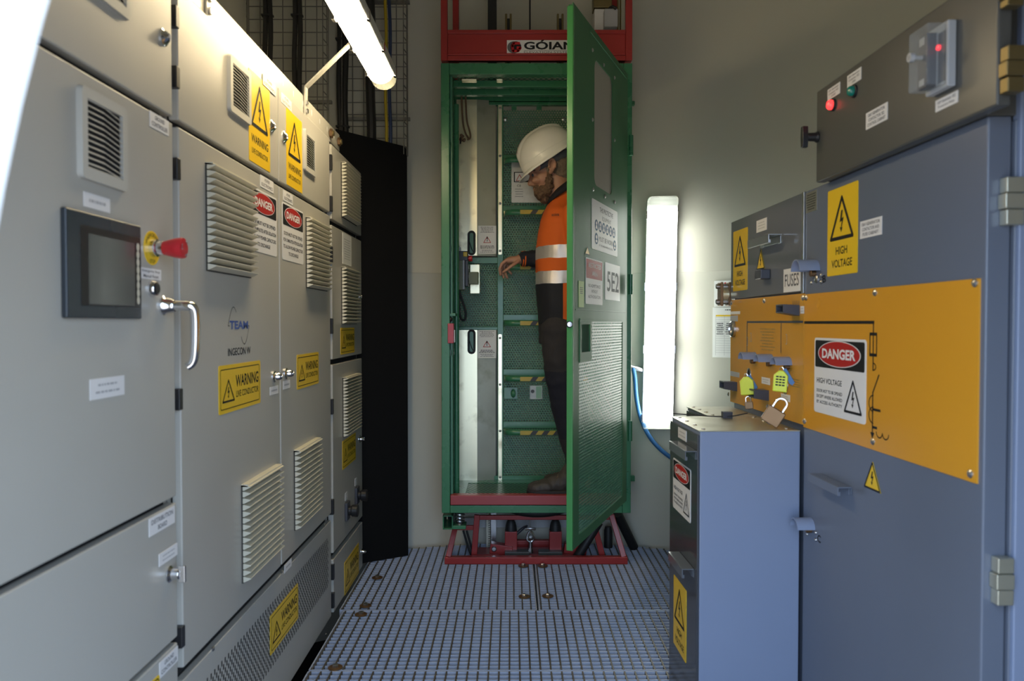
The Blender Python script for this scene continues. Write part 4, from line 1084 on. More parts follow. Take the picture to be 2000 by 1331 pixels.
mb.tube([E.w(x, y, -.15) for x, y in pts], .022, rubber, 12, smooth=2); mb.build('underside_cable_loop', LIFT)
mb = MB(E); mb.box(x0 + .10, x1 - .1, zB - .012, zB + .002, -.30, -.08, rubber); mb.build('underside_plate', LIFT, .002)
# red key switch on the left post, grey bracket
q = E.tlbr(875, 632, 887, 671, -.01); ks = MB(E).box(*q, -.03, .012, pinkred).build('interlock_switch', LIFT, .003)
q = E.tlbr(884, 645, 889, 669, -.02); MB(E).box(*q, -.03, .0, white).build('switch_base', ks)
a, b = E.m(879, 624, -.02); MB(E).ball((a, b, -.02), .012, rubber, 14, 8).build('switch_boot', ks)
q = E.tlbr(876, 612, 890, 618, -.03); MB(E).box(*q, -.12, -.02, green).build('switch_bracket', LIFT, .002)

# ================================================================== red base frame on the floor
BF = thing('base_frame', 'red steel base frame with black buffers on the floor under the lift', 'frame', (.12, 3.72, 0))
fa0 = FL(868, 1104); fa1 = FL(1226, 1103); yb_ = (fa0.y + fa1.y) / 2
def rbar(name, p, q, w=.028, t=.028, mat=redpaint, up=(0, 0, 1)): mb = MB(); mb.bar(p, q, w, t, mat, up); return mb.build(name, BF, .003)
yv = yb_ + .02; zc_ = .017
rbar('front_beam', (fa0.x, yv, zc_), (fa1.x, yv, zc_), .034, .034)
yt = yv + .06
tl = at(889, 1032, yt); tr = at(1194, 1006, yt)
rbar('slanted_upright', (fa0.x + .016, yv, .03), tl, .026, .026, up=(0, 1, 0)); rbar('slanted_upright', (fa1.x - .016, yv, .03), tr, .026, .026, up=(0, 1, 0))
il = at(926, 1088, yt); il2 = at(932, 1006, yt); ir = at(1176, 1088, yt); ir2 = at(1164, 1038, yt)
rbar('inner_upright', (il.x, yt, .02), il2, .028, .022, up=(0, 1, 0)); rbar('inner_upright', (ir.x, yt, .02), ir2, .028, .022, up=(0, 1, 0))
t1 = at(928, 1011, yt + .02); t2 = at(1192, 1011, yt + .02); rbar('upper_rail', t1, t2, .02, .022)
s1 = at(886, 1031, yt + .02); s2 = at(928, 1031, yt + .02); rbar('side_tie', s1, s2, .02, .022)
yr = 3.90; r1 = at(1008, 1068, yr); r2 = at(1075, 1068, yr); rbar('rear_beam', (-.02, yr, .024), (.25, yr, .024), .03, .040)
rbar('base_plate', (-.18, 3.80, .010), (.36, 3.80, .010), .12, .016)
for s_ in (1, -1):
    x = at(1049 + s_ * -72, 1085, 3.77).x; mb = MB(); mb.bar((x - .05, 3.765, .045), (x + .06, 3.765, .030), .05, .05, redpaint); sp = mb.build('side_block', BF, .003)
    mb = MB(); mb.lathe((x - .03 * s_, .045, -3.738), (0, 0, 1), [(.013, 0), (.013, .006), (.009, .009), (0, .009)], steel, 14); mb.build('block_bolt', sp)
for px in (998, 1085):
    f_ = YF(3.76); a0, a1, b0, b1 = f_.tlbr(px - 12, 1038, px + 12, 1082); pd = MB(f_).box(a0, a1, b0, b1, -.045, .012, redpaint).build('buffer_pedestal', BF, .003)
    am = (a0 + a1) / 2; rr = (a1 - a0) / 2 * .95; hh = f_.m(px, 1014)[1] - b1
    MB(f_).lathe((am, b1, -.016), (0, 1, 0), [(rr, 0), (rr, hh * .12), (rr * .92, hh * .4), (rr * .76, hh * .68), (rr * .45, hh * .92), (rr * .2, hh), (0, hh)], rubber, 24).build('rubber_buffer', pd)
    q = f_.tlbr(px - 12 if px < 1050 else px - 34, 1073, px + 36 if px < 1050 else px + 12, 1080); MB(f_).box(*q, .0, .05, darkgrey).build('foot_flange', BF, .002)
# tensioner with eye in the middle
f_ = YF(3.735); TN = thing('rope_tensioner', 'small steel turnbuckle with eye between the two black buffers', 'turnbuckle', f_.w(f_.m(1036, 1090)[0], .028, 0))
a, zt_ = f_.m(1036, 1016); _, zc2 = f_.m(1036, 1048); _, zb2 = f_.m(1036, 1088)
mb = MB(f_); mb.tube([f_.w(a + .017 * math.sin(2 * PI * i / 20) * (1 - .35 * math.cos(2 * PI * i / 20)), zc2 + .026 * math.cos(2 * PI * i / 20), 0) for i in range(20)], .005, chrome, 8, closed=True); mb.build('eye', TN)
mb = MB(f_); mb.cyl((a, .028, 0), (a, zc2 - .02, 0), .0055, steel, 10); mb.cyl((a, zc2 - .06, 0), (a, zc2 - .03, 0), .010, steel, 12); mb.lathe((a, .028, 0), (0, 1, 0), [(.014, 0), (.014, .012), (.009, .03), (.009, .034)], steel, 6); mb.build('threaded_rod', TN)
mb = MB(f_); mb.cyl((a - .002, zc2 + .02, 0), (a - .004, zt_ + .06, -.02), .0035, steel, 8); mb.tube([f_.w(a - .025, zc2 + .035, .0), f_.w(a, zc2 + .040, .006), f_.w(a + .025, zc2 + .035, .0)], .006, steel, 8, smooth=1); mb.build('wire_rope', TN)
mb = MB(f_); mb.cyl((a, zc2 + .0, -.012), (a, zc2 + .0, .014), .007, chrome, 10); mb.build('pin', TN)
# toothed guide strip and steel post behind the base frame
f_ = YF(3.90); q = f_.tlbr(950, 1011, 957, 1074); mb = MB(f_); a0, a1, b0, b1 = q; b0 = 0.0
mb.box(a0, a0 + .010, b0, b1 + .02, -.006, .006, cream)
for k in range(14): zk = b0 + .008 + k * (b1 - b0) / 14; mb.box(a0 + .009, a1, zk, zk + .007, -.006, .006, cream)
mb.build('toothed_strip', label='cream toothed guide strip standing behind the red base frame', cat='guide strip')
q = f_.tlbr(959, 1010, 969, 1074); MB(f_).box(q[0], q[1], 0, q[3] + .03, -.012, .004, steel).build('guide_post', label='plain steel guide post beside the cream toothed strip', cat='post')
f_ = YF(3.985); q = f_.tlbr(908, 1012, 1170, 1030); MB(f_).box(*q, -.01, .01, lightgrey).build('cross_bracket', label='pale grey bracket across the wall behind the buffers', cat='bracket')
mb = MB(); mb.tube([at(1010, 1045, 3.86), at(1022, 1034, 3.84), at(1030, 1028, 3.80)], .004, slate, 8, smooth=1); mb.tube([at(1010, 1040, 3.86), at(1020, 1031, 3.84), at(1029, 1027, 3.80)], .004, slate, 8, smooth=1)
mb.build('slack_rope', label='thin grey rope ends hanging by the turnbuckle eye', cat='rope')
# black pipes and hoses
MB().tube([at(1206, 1004, 3.80), at(1222, 1037, 3.86), at(1238, 1070, 3.90)], .024, rubber, 16).build('drain_pipe', label='thick black slanting pipe outside the red base frame, by the wall lamp', cat='pipe')
f_ = YF(3.92); mb = MB(f_); a, b0 = f_.m(1188, 1067); _, b1 = f_.m(1188, 1029); mb.lathe((a, 0, 0), (0, 1, 0), [(.022, 0), (.022, b1 - .02), (.016, b1), (0, b1)], rubber, 18); bt = mb.build('damper_tube', label='short upright black tube behind the red slanted upright', cat='tube')
MB().tube([at(1170, 1020, 3.72), at(1150, 1052, 3.70), at(1128, 1088, 3.70), at(1120, 1096, 3.72)], .022, rubber, 14, smooth=2).build('trailing_hose', label='black hose slanting down behind the open lift door foot', cat='hose')
mb = MB(); 
for d in (0, .016): mb.tube([at(905, 1037, 3.74) + Vector((d, 0, 0)), at(911, 1058, 3.74) + Vector((d, 0, 0)), at(918, 1080, 3.74) + Vector((d, 0, 0)), at(925, 1091, 3.74) + Vector((d, 0, 0))], .0055, rubber, 8, smooth=2)
mb.build('twin_hose', label='thin twin black hoses under the lift spring', cat='hose')
# ================================================================== things inside the lift
f_ = YF(YB - .10)
mb = MB(f_)
A0 = [f_.m(*p) for p in ((901, 150), (902, 200), (904, 240), (909, 262), (916, 272))]; A1 = [f_.m(*p) for p in ((909, 150), (910, 200), (912, 240), (918, 258), (920, 272), (913, 275))]
mb.tube([f_.w(*p, .01) for p in A0], .0045, hemp, 8, smooth=2); mb.tube([f_.w(*p, .02) for p in A1], .0045, hemp, 8, smooth=2)
kn_ = f_.m(902, 271)
for i in range(7):
    mb.ball((kn_[0] + random.uniform(-.012, .014), kn_[1] + random.uniform(-.012, .012), .015 + random.uniform(-.008, .01)), .008, hemp, 10, 6)
mb.tube([f_.w(kn_[0] - .004, kn_[1], .02), f_.w(kn_[0] - .006, kn_[1] - .03, .02)], .004, rubber, 6)
mb.build('hanging_cord', label='knotted brown cord hanging from the lift roof beside the metal guard', cat='cord')
# pendant control in its bracket
f_ = YF(YB - .14)
PC = thing('pendant_control', 'olive push-button control box with red stop and coiled black lead in lift', 'control box', f_.w(f_.m(905, 560)[0], f_.m(905, 568)[1], 0))
def pbx(name, px0, py0, px1, py1, c0, c1, mat, bv=.003): q = f_.tlbr(px0, py0, px1, py1); return MB(f_).box(*q, c0, c1, mat).build(name, PC, bv)
pbx('mount_plate', 916, 514, 936, 573, -.085, -.075, zinc); pbx('holder', 914, 531, 934, 555, -.075, -.01, olive)
cs = pbx('casing', 886, 509, 907, 567, -.05, .02, olive); pbx('casing_side', 904, 509, 908, 566, -.045, .024, lightgrey); pbx('button_face', 908, 507, 915, 560, -.04, .01, blackp)
pbx('end_cap', 886, 493, 895, 510, -.04, .02, lightgrey); pbx('head', 894, 491, 914, 510, -.04, .015, blackp); pbx('yellow_key', 905, 493, 913, 502, .01, .02, yellow)
a, b = f_.m(917, 505); mb = MB(f_); mb.lathe((a - .014, b, -.01), (1, 0, 0), [(.008, 0), (.008, .010), (.014, .011), (.015, .025), (.012, .028), (0, .028)], red_btn, 20); mb.build('stop_button', PC)
for py, mt in ((516, green_lens), (528, blackp), (540, lightgrey), (550, blackp)):
    a, b = f_.m(914, py); mb = MB(f_); mb.lathe((a - .004, b, -.015), (1, 0, 0), [(.010, 0), (.010, .006), (.008, .008), (0, .008)], mt, 16); mb.build('button', PC)
pbx('gland', 890, 483, 900, 494, -.02, .01, lightgrey)
cb_ = [(896, 484), (893, 476), (886, 474), (879, 481), (880, 500), (886, 530), (894, 560), (903, 588), (910, 610), (909, 624), (904, 627), (898, 620), (896, 600), (896, 570)]
mb = MB(f_); mb.tube([f_.w(*f_.m(*p), .03 - .004 * i) for i, p in enumerate(cb_)], .0062, rubber, 10, smooth=2); mb.build('lead', PC)
# ================================================================== RIGHT SWITCHGEAR
aF = R.m(1571.5, 600)[0]; aN = R.m(1925, 600)[0]
zdt = R.m(1900, 238)[1]
SG = thing('switchgear_cabinet', 'tall blue-grey switchgear cabinet with amber panel and red danger sign', 'cabinet', R.w((aF + aN) / 2, 0, -.25))
# upper control door stands further out
cc = .030
q = R.quad((1594, 180), (1949, -80), (1949, 206), (1594, 355), cc); ca0, ca1, cb0, cb1 = q; cb1 = R.m(1594, 180, cc)[1]; cb0 = (R.m(1594, 356, cc)[1] + R.m(1949, 207, cc)[1]) / 2
mb = MB(R); mb.box(aF, aN + .004, .0, cb0 - .004, -.50, -.045, bluegrey); mb.box(ca0 + .004, aN, cb0 + .002, cb1 - .01, -.50, cc - .026, darkgrey); mb.build('body', SG, .003)
MB(R).box(aF, aN + .5, 0, 2.05, -.52, -.502, bluegrey).build('back_panel', SG)
md = MB(R).box(aF, aN, .02, zdt, -.042, 0, bluegrey).build('door', SG, .004)
cd_ = MB(R).box(ca0, ca1, cb0, cb1, cc - .024, cc, darkgrey).build('control_door', SG, .004)
NS = Frame(R.w(aN, 0, 0), -R.n)
# cabinet side standing just behind the door edge, with hinges
mb = MB(NS); mb.box(.048, .50, .0, 2.05, -.01, .012, bluegrey_box); mb.build('side_panel', SG, .003)
NS2 = Frame(R.w(ca1 + .004, 0, 0), -R.n)
for px0, px1, py0, py1 in ((1953, 1984, -30, 20), (1953, 1985, 94, 186), (1952, 1985, 348, 442), (1935, 1965, 1084, 1176)):
    up_ = py1 < 200; NS_ = NS2 if up_ else NS; ha_, b1 = NS_.m(px0, py0); hb_2, b0 = NS_.m(px1, py1); st_ = (b1 - b0) / 3
    for k in range(3): MB(NS_).box(ha_ - (.003 if k == 1 else 0), hb_2, b0 + k * st_, b0 + (k + 1) * st_ - .001, .0, .020 + (.002 if k == 1 else 0), brass if up_ else zinc_dull_shaded).build('hinge', SG, .002)
# control door fittings
def lens(px, py, mat): 
    a, b = R.m(px, py, cc); mb = MB(R); mb.lathe((a, b, cc), (0, 0, 1), [(.0145, 0), (.0145, .004), (.012, .005)], blackp, 22); mb.lathe((a, b, cc + .004), (0, 0, 1), [(.0115, 0), (.0115, .006), (.009, .010), (.004, .012), (0, .0122)], mat, 22); return mb.build('indicator_lamp', cd_)
lens(1628, 205, red_led); lens(1669, 178, green_lens)
label(cd_, R, R.quad((1617, 176), (1641, 160), (1641, 182), (1617, 197), cc), cc, ['12kV Generator', 'Contactor 5E2', 'CLOSED'])
label(cd_, R, R.quad((1655, 149), (1682, 131), (1683, 154), (1656, 172), cc), cc, ['12kV Generator', 'Contactor 5E2', 'OPEN'])
label(cd_, R, R.quad((1692, 222), (1734, 199), (1734, 233), (1692, 254), cc), cc, ['12kV GENERATOR', 'CONTACTOR 5E2', 'CONTROL CABINET'])
label(cd_, R, R.quad((1828, 197), (1871, 177), (1872, 200), (1828, 219), cc), cc, ['12kV Generator 5E2', 'Protection Relay'])
q = R.quad((1822, 62), (1868, 44), (1870, 170), (1826, 186), cc); a0, a1, b0, b1 = q
rb = MB(R).box(a0, a1, b0, b1, cc, cc + .016, lightgrey).build('relay', cd_, .003); w, h = a1 - a0, b1 - b0
mb = MB(R); mb.box(a0 + .003, a1 - .003, b0 + .004, b1 - .004, cc + .0165, cc + .050, acrylic); mb.build('clear_cover', rb, .004)
mb = MB(R); mb.box(a0 + w * .12, a1 - w * .5, b0 + h * .08, b1 - h * .10, cc + .016, cc + .034, slate); mb.rect(a0 + w * .18, a0 + w * .42, b1 - h * .26, b1 - h * .14, cc + .0345, lightgrey); mb.rect(a0 + w * .18, a0 + w * .42, b0 + h * .12, b0 + h * .22, cc + .0345, lightgrey); mb.rect(a0 + w * .60, a0 + w * .92, b0 + h * .1, b1 - h * .14, cc + .0165, slate)
mb.build('relay_face', rb)
mb = MB(R); mb.lathe((a0 + w * .66, b1 - h * .36, cc + .017), (0, 0, 1), [(.005, 0), (.005, .004), (0, .005)], red_dot, 14); mb.build('relay_light', rb)
mb = MB(R); mb.cyl((a0 + w * .3, b0 + h * .56, cc + .034), (a0 + w * .3, b0 + h * .56, cc + .058), .004, lightgrey, 12); mb.lathe((a0 + w * .3, b0 + h * .56, cc + .05), (0, 0, 1), [(.008, 0), (.008, .008), (0, .008)], lightgrey, 16); mb.build('cover_screw', rb)
a, b = R.m(1597, 268, cc); mb = MB(R); mb.lathe((a, b, cc), (0, 0, 1), [(.014, 0), (.014, .004), (.011, .006), (.010, .026), (.008, .028)], blackp, 18)
mb.prism([(a - .006, b - .026), (a + .006, b - .026), (a + .009, b), (a + .006, b + .026), (a - .006, b + .026), (a - .009, b)], cc + .026, cc + .040, blackp); mb.build('wing_knob', cd_, .003)
# main door: signs and amber panel
warn_tall(md, R, R.quad((1617, 375), (1675, 353), (1677, 532), (1617, 541)), 0, 'HIGH', 'VOLTAGE')
label(md, R, R.quad((1680, 434), (1723, 422), (1723, 458), (1681, 467)), 0, ['12kV GENERATOR', 'CONTACTOR AND', 'FUSE CABINET'])
q = R.quad((1575, 378), (1596, 371), (1596, 410), (1575, 417)); a0, a1, b0, b1 = q; mb = MB(R); z = sheet(mb, q, 0, nameplate_m); mb.scribble(a0 + .004, a1 - .004, b0 + .004, b1 - .004, 7, z, ink, .4); mb.build('rating_plate', md)
q = R.quad((1573, 578), (1918, 540), (1909, 942), (1570, 836)); pa0, pa1, pb0, pb1 = q
ap = MB(R).box(pa0 + .002, pa1, pb0, pb1, 0, .003, amber).build('amber_panel', md)
for px, py in ((1577, 582), (1712, 572), (1908, 553), (1574, 823), (1708, 863), (1899, 926)): screw(ap, R, *R.m(px, py), .003, .0075)
# single-line diagram
mb = MB(R); ZC = .0034
mx, my = R.m(1709, 630); ml = R.m(1573, 631)[0]
mb.rect(ml, mx + .0035, my - .0035, my + .0035, ZC, ink)
S_ = lambda px, py: R.m(px, py)
y = lambda py: R.m(1710, py)[1]
mb.rect(mx - .0022, mx + .0022, y(652), my, ZC, ink)
fw = .0165
for (a0, a1, b0, b1) in ((mx - fw, mx + fw, y(656), y(650)), (mx - fw, mx + fw, y(697), y(691)), (mx - fw, mx - fw + .004, y(697), y(650)), (mx + fw - .004, mx + fw, y(697), y(650)), (mx - .002, mx + .002, y(697), y(650))): mb.rect(a0, a1, b0, b1, ZC + .0001, ink)
mb.rect(mx - .0022, mx + .0022, y(725), y(696), ZC, ink)
yc = (y(724) + y(710)) / 2; rr = (y(710) - y(724)) / 2
mb.stroke([(mx + rr * 1.6 * math.sin(PI * i / 12), yc + rr * math.cos(PI * i / 12)) for i in range(13)], .0026, ZC + .0002, ink)
mb.stroke([(mx, y(768)), (R.m(1720, 731)[0], y(731))], .0042, ZC, ink); mb.rect(mx - .0022, mx + .0022, y(862), y(766), ZC, ink)
for py in (789, 812):
    yc = y(py); mb.stroke([(mx + .004 - .02 * math.sin(PI * i / 12), yc + .018 * math.cos(PI * i / 12)) for i in range(13)], .0028, ZC + .0002, ink)
mb.rect(mx, mx + .034, y(803), y(798), ZC, ink)
mb.rect(mx, mx + .02, y(838), y(833), ZC, ink)
for k in (0, 1): mb.stroke([(mx + .03 + k * .026 + .013 * math.cos(PI + PI * i / 10), y(842) - .012 * math.sin(PI * i / 10)) for i in range(11)], .0026, ZC + .0002, ink)
mb.flat([(mx - .009, y(846)), (mx, y(858)), (mx + .009, y(846))], ZC + .0002, ink)
mb.build('line_diagram', ap)
danger(ap, R, R.quad((1595, 660), (1695, 664), (1694, 831), (1592, 803)), .003, ['DOOR NOT TO BE OPENED', 'EXCEPT WHERE ALLOWED', 'BY ACCESS AUTHORITY'], hv=True)
q = R.quad((1689, 903), (1721, 903), (1721, 965), (1689, 951)); a0, a1, b0, b1 = q; b0 = (R.m(1689, 951)[1] + R.m(1721, 965)[1]) / 2; b1 = R.m(1705, 903)[1]
mb = MB(R); mb.prism([(a0, b0), (a1, b0), ((a0 + a1) / 2, b1)], 0, .001, yellow); triangle(mb, a0, a1, b0, b1, .0013, ink, None, .004); mb.build('warning_triangle', md)
def channel(parent, fr, a0, a1, b0, b1, c, mat, dep=.034, t=.003):
    mb = MB(fr); mb.box(a0, a1, b0, b1, c + dep - t, c + dep, mat); mb.box(a0, a1, b1 - t, b1, c + .001, c + dep - t, mat); mb.box(a0, a1, b0, b0 + .010, c + dep - .004 - t, c + dep - t, mat)
    mb.box(a0 + .01, a0 + .03, b0, b1 - t, c, c + t, mat); mb.box(a1 - .03, a1 - .01, b0, b1 - t, c, c + t, mat); mb.box(a0, a1, b0 + .002, b1 - t, c, c + .002, mat)
    return mb.build('handle', parent, .0012)
a0, _ = R.m(1597, 935, .03); a1, bb = R.m(1655, 958, .034); _, bt0 = R.m(1640, 948, .034); 
channel(md, R, R.m(1578, 930, .034)[0], R.m(1636, 950, .034)[0], R.m(1636, 970, .034)[1], R.m(1578, 925, .034)[1], 0, bluegrey)
def hood(parent, fr, px, py, r, ln, mat=bluegrey_box):
    a, b = fr.m(px, py, 0); n = 12; t = .003; mb = MB(fr); vs = []
    for c in (0, ln):
        for rr in (r, r - t):
            vs += [(a + rr * math.cos(PI * i / n), b + rr * math.sin(PI * i / n), c) for i in range(n + 1)]
    N = n + 1
    def q_(A_, B_): return [(A_ * N + i, A_ * N + i + 1, B_ * N + i + 1, B_ * N + i) for i in range(n)]
    fs = q_(0, 2) + [f[::-1] for f in q_(1, 3)] + q_(2, 3) + [f[::-1] for f in q_(0, 1)] + [(0, N, 3 * N, 2 * N), (n, 2 * N + n, 3 * N + n, N + n)]
    mb.add(vs, fs, mat); h_ = mb.build('lock_hood', parent, angle=40)
    mb = MB(fr); mb.lathe((a, b - .006, 0), (0, 0, 1), [(.008, 0), (.008, .012), (.006, .014), (0, .014)], bronze, 16); mb.build('lock_core', h_)
    return h_
hd_ = hood(md, R, 1592, 530, .030, .052)
for px, py in ((1586, 540), (1586, 553), (1605, 538), (1605, 551)): screw(md, R, *R.m(px, py), 0, .005)
a, b = R.m(1595, 546); MB(R).lathe((a, b, 0), (0, 0, 1), [(.010, 0), (.010, .002), (.007, .004), (0, .004)], steel, 18).build('lock_plug', md)
a, b = R.m(1610, 545); MB(R).text('B', a - .010, a + .010, b - .0095, b + .0095, .0006, ink, .02).build('letter_mark', md)
hood(md, R, 1584, 1031, .026, .046); a, b = R.m(1600, 1053); MB(R).text('C', a - .010, a + .010, b - .0095, b + .0095, .0006, ink, .02).build('letter_mark', md)
for px, py in ((1577, 1044), (1594, 1041), (1594, 1055)): screw(md, R, *R.m(px, py), 0, .004)

# ---------------- fuse switch unit further along
uA0 = R.m(1427, 600)[0]; uA1 = aF - .004
FU = thing('fuse_switch_unit', 'glossy grey and amber fuse switch unit beyond the tall blue-grey cabinet', 'switchgear', R.w((uA0 + uA1) / 2, 0, -.25))
ut = (R.m(1427, 438)[1] + R.m(1566, 373)[1]) / 2; um = (R.m(1427, 588)[1] + R.m(1566, 572)[1]) / 2; ub = (R.m(1426, 783)[1] + R.m(1567, 833)[1]) / 2
MB(R).box(uA0, uA1, 0, ut - .003, -.48, -.014, bluegrey).build('body', FU, .003)
up = MB(R).box(uA0, uA1, um + .004, ut, -.014, 0, steelpaint).build('upper_panel', FU, .003)
lp = MB(R).box(uA0, uA1, ub, um, -.014, 0, amber_gloss).build('lower_panel', FU, .002)
MB(R).box(uA1 - .012, uA1 + .002, um, ut, -.01, .004, steel).build('edge_trim', FU, .001)
warn_tall(up, R, R.quad((1433, 453), (1461, 444), (1460, 566), (1432, 570)), 0, 'HIGH', 'VOLTAGE', yellow_film)
label(up, R, R.quad((1478, 432), (1498, 425), (1498, 449), (1478, 455)), 0, None, 3)
a0 = R.m(1478, 470, .035)[0]; channel(up, R, R.m(1461, 480, .04)[0], R.m(1502, 470, .04)[0], R.m(1461, 486, .04)[1], R.m(1461, 470, .04)[1], 0, steel, .042)
q = R.tlbr(1479, 489, 1494, 525); a0, a1, b0, b1 = q; mb = MB(R); mb.prism([(a0, b0), (a1, b0), ((a0 + a1) / 2, b1)], 0, .001, yellow); triangle(mb, *q, .0013, ink, None, .004); mb.build('warning_triangle', up)
q = R.tlbr(1480, 528, 1492, 545, .02); MB(R).box(*q, 0, .03, slate).build('toggle_switch', up, .003)
label(up, R, R.quad((1531, 527), (1564, 521), (1564, 568), (1531, 572)), 0, ['FUSES'], mat=white)
for px, py in ((1429, 592), (1493, 588), (1569, 582), (1423, 770), (1500, 795)): screw(lp, R, *R.m(px, py), 0, .0075)
# mimic lines on the amber panel
mb = MB(R); sl = steelpaint
am0, bm = R.m(1459, 630); am1 = R.m(1569, 629)[0]; b_ = R.m(1569, 629)[1]
mb.rect(am0, am1, b_ - .003, b_ + .003, .0006, slate); mb.rect(am0, am0 + .006, R.m(1459, 690)[1], b_ + .003, .0007, slate)
al = R.m(1526, 632)[0]; mb.rect(al - .002, al + .002, R.m(1526, 690)[1], b_, .0007, slate)
for px, py in ((1466, 660), (1459, 668), (1535, 664)): a, b = R.m(px, py); mb.stroke([(a, b + .015), (a + .008, b + .015), (a + .008, b - .012), (a, b - .012)], .0016, .0008, lightgrey)
q = R.tlbr(1485, 640, 1514, 688); mb.scribble(*q, 8, .0007, olive, .18)
q = R.tlbr(1527, 735, 1564, 760); mb.scribble(*q, 4, .0007, olive, .2)
q = R.tlbr(1427, 609, 1446, 614); mb.rect(*q, .0007, paper)
a, b = R.m(1567, 595); mb.build('line_diagram', lp)
label(lp, R, R.tlbr(1427, 617, 1441, 628), 0, None, 2, lightgrey); label(lp, R, R.tlbr(1427, 725, 1444, 738), 0, None, 2, lightgrey)
label(lp, R, R.quad((1488, 737), (1504, 739), (1504, 752), (1488, 750)), 0, None, 2); label(lp, R, R.quad((1526, 769), (1543, 772), (1543, 786), (1526, 782)), 0, None, 2); label(lp, R, R.quad((1564, 599), (1571, 598), (1571, 613), (1564, 613)), 0.0002, None, 2)
a, b = R.m(1433, 643); mb = MB(R); mb.lathe((a, b, 0), (0, 0, 1), [(.028, 0), (.028, .008), (.022, .012), (.020, .006), (0, .006)], steel, 24); mb.build('round_gauge', lp)
for px, py in ((1476, 705), (1508, 710), (1543, 716)): hood(lp, R, px - 2, py - 3, .023, .046)
for px in (1463, 1534):
    a, b = R.m(px, 736 if px < 1500 else 752); mb = MB(R); mb.ell(a, b, .018, .026, .0008, dark, 20); mb.tube([R.w(a + .018 * math.cos(t * PI / 10), b + .026 * math.sin(t * PI / 10), .001) for t in range(20)], .002, steel, 6, closed=True); mb.build('operating_port', lp)
def socket(px0, py0, px1, py1, nm='voltage_socket', dep=.045):
    a1_, b1_ = R.m(px1, py0, 0); _, b0_ = R.m(px1, py1, 0); a0_ = a1_ - .055; mb = MB(R); t = .005
    mb.add([(a0_, b0_, 0), (a1_, b0_, 0), (a1_, b1_, 0), (a0_, b1_, 0), (a0_, b0_ + .008, dep), (a1_, b0_ + .008, dep), (a1_, b1_ + .002, dep), (a0_, b1_ + .002, dep), (a0_ + t, b0_ + .012, dep), (a1_ - t, b0_ + .012, dep), (a1_ - t, b1_ - .003, dep), (a0_ + t, b1_ - .003, dep), (a0_ + t, b0_ + .006, .01), (a1_ - t, b0_ + .006, .01), (a1_ - t, b1_ - .004, .01), (a0_ + t, b1_ - .004, .01)],
           [(0, 1, 5, 4), (1, 2, 6, 5), (2, 3, 7, 6), (3, 0, 4, 7), (4, 5, 9, 8), (5, 6, 10, 9), (6, 7, 11, 10), (7, 4, 8, 11), (8, 9, 13, 12), (9, 10, 14, 13), (10, 11, 15, 14), (11, 8, 12, 15), (12, 13, 14, 15)], slate)
    k = mb.build(nm, lp, .001)
    for i in range(3): MB(R).cyl((a0_ + .014 + i * .013, (b0_ + b1_) / 2, .008), (a0_ + .014 + i * .013, (b0_ + b1_) / 2, .022), .0035, steel, 10).build('pin', k)
socket(1534, 596, 1562, 617); socket(1417, 747, 1440, 765); socket(1479, 763, 1502, 784)
mb = MB(R)
for k, a in enumerate((1550, 1555, 1560)): q = R.m(a, 592); mb.text('L%d' % (k + 1), q[0] - .006, q[0] + .006, q[1] - .004, q[1] + .006, .0006, greyink)
mb.build('letter_mark', lp)
# roller bracket at the far edge
far = R.w(uA0, 0, 0)
for k, dz in enumerate((0, 1)):
    pass
fb = Frame(R.w(uA0 - .02, 0, 0), (0, 1, 0))
q0 = YF(R.w(uA0 - .03, 0, 0).y); c0_ = q0.m(1416, 575)
mb = MB(q0)
for a in (-.016, .012): mb.prism(mb.rrect(c0_[0] + a - .005, c0_[0] + a + .005, c0_[1] - .042, c0_[1] + .042, .004), -.022, .022, bronze)
for b in (-.027, .027): mb.cyl((c0_[0] - .032, c0_[1] + b, 0), (c0_[0] + .03, c0_[1] + b, 0), .0085, steel, 14)
mb.cyl((c0_[0] - .012, c0_[1], 0), (c0_[0] + .01, c0_[1], 0), .024, zinc, 20)
mb.build('roller_bracket', FU, .001)
a, b = R.m(1547, 813, .03); 
# ---------------- cable box standing in front
sc_ = .279
bz = (R.m(1311, 814, sc_)[1] + R.m(1365, 842, sc_)[1]) / 2; sa0 = R.m(1310, 900, sc_)[0]; sa1 = R.m(1365, 900, sc_)[0]
CB = thing('cable_box', 'waist-high blue-grey cable box with small danger sign below the amber panels', 'cabinet', R.w((sa0 + sa1) / 2, 0, .12))
mb = MB(R); mb.box(sa0, sa1, 0.0, bz - .002, .004, sc_ - .003, bluegrey_box); mb.build('body', CB, .003)
mb = MB(R); mb.box(sa0 - .001, sa1 + .001, bz - .003, bz, .004, sc_, zinc_dull_shaded); lid = mb.build('top_plate', CB, .001)
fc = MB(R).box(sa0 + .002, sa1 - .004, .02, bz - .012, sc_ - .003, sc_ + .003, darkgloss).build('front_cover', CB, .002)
for k in range(4):
    for c in (.03, sc_ - .02):
        aa = sa0 + .03 + (sa1 - sa0 - .06) * k / 3; MB(R).lathe((aa, bz, c), (0, 1, 0), [(.006, 0), (.005, .0025), (0, .003)], steel, 10).build('screw', lid)
label(fc, R, R.quad((1327, 836), (1343, 841), (1343, 862), (1327, 856), sc_), sc_ + .003, None, 2)
danger(fc, R, R.quad((1317, 895), (1352, 917), (1351, 1024), (1317, 990), sc_), sc_ + .003, ['DOOR NOT TO BE OPENED', 'EXCEPT WHERE ALLOWED', 'BY ACCESS AUTHORITY'], hv=True)
warn_tall(fc, R, R.quad((1319, 1122), (1344, 1158), (1341, 1295), (1317, 1254), sc_), sc_ + .003, 'HIGH', 'VOLTAGE')
hc = sc_ + .003
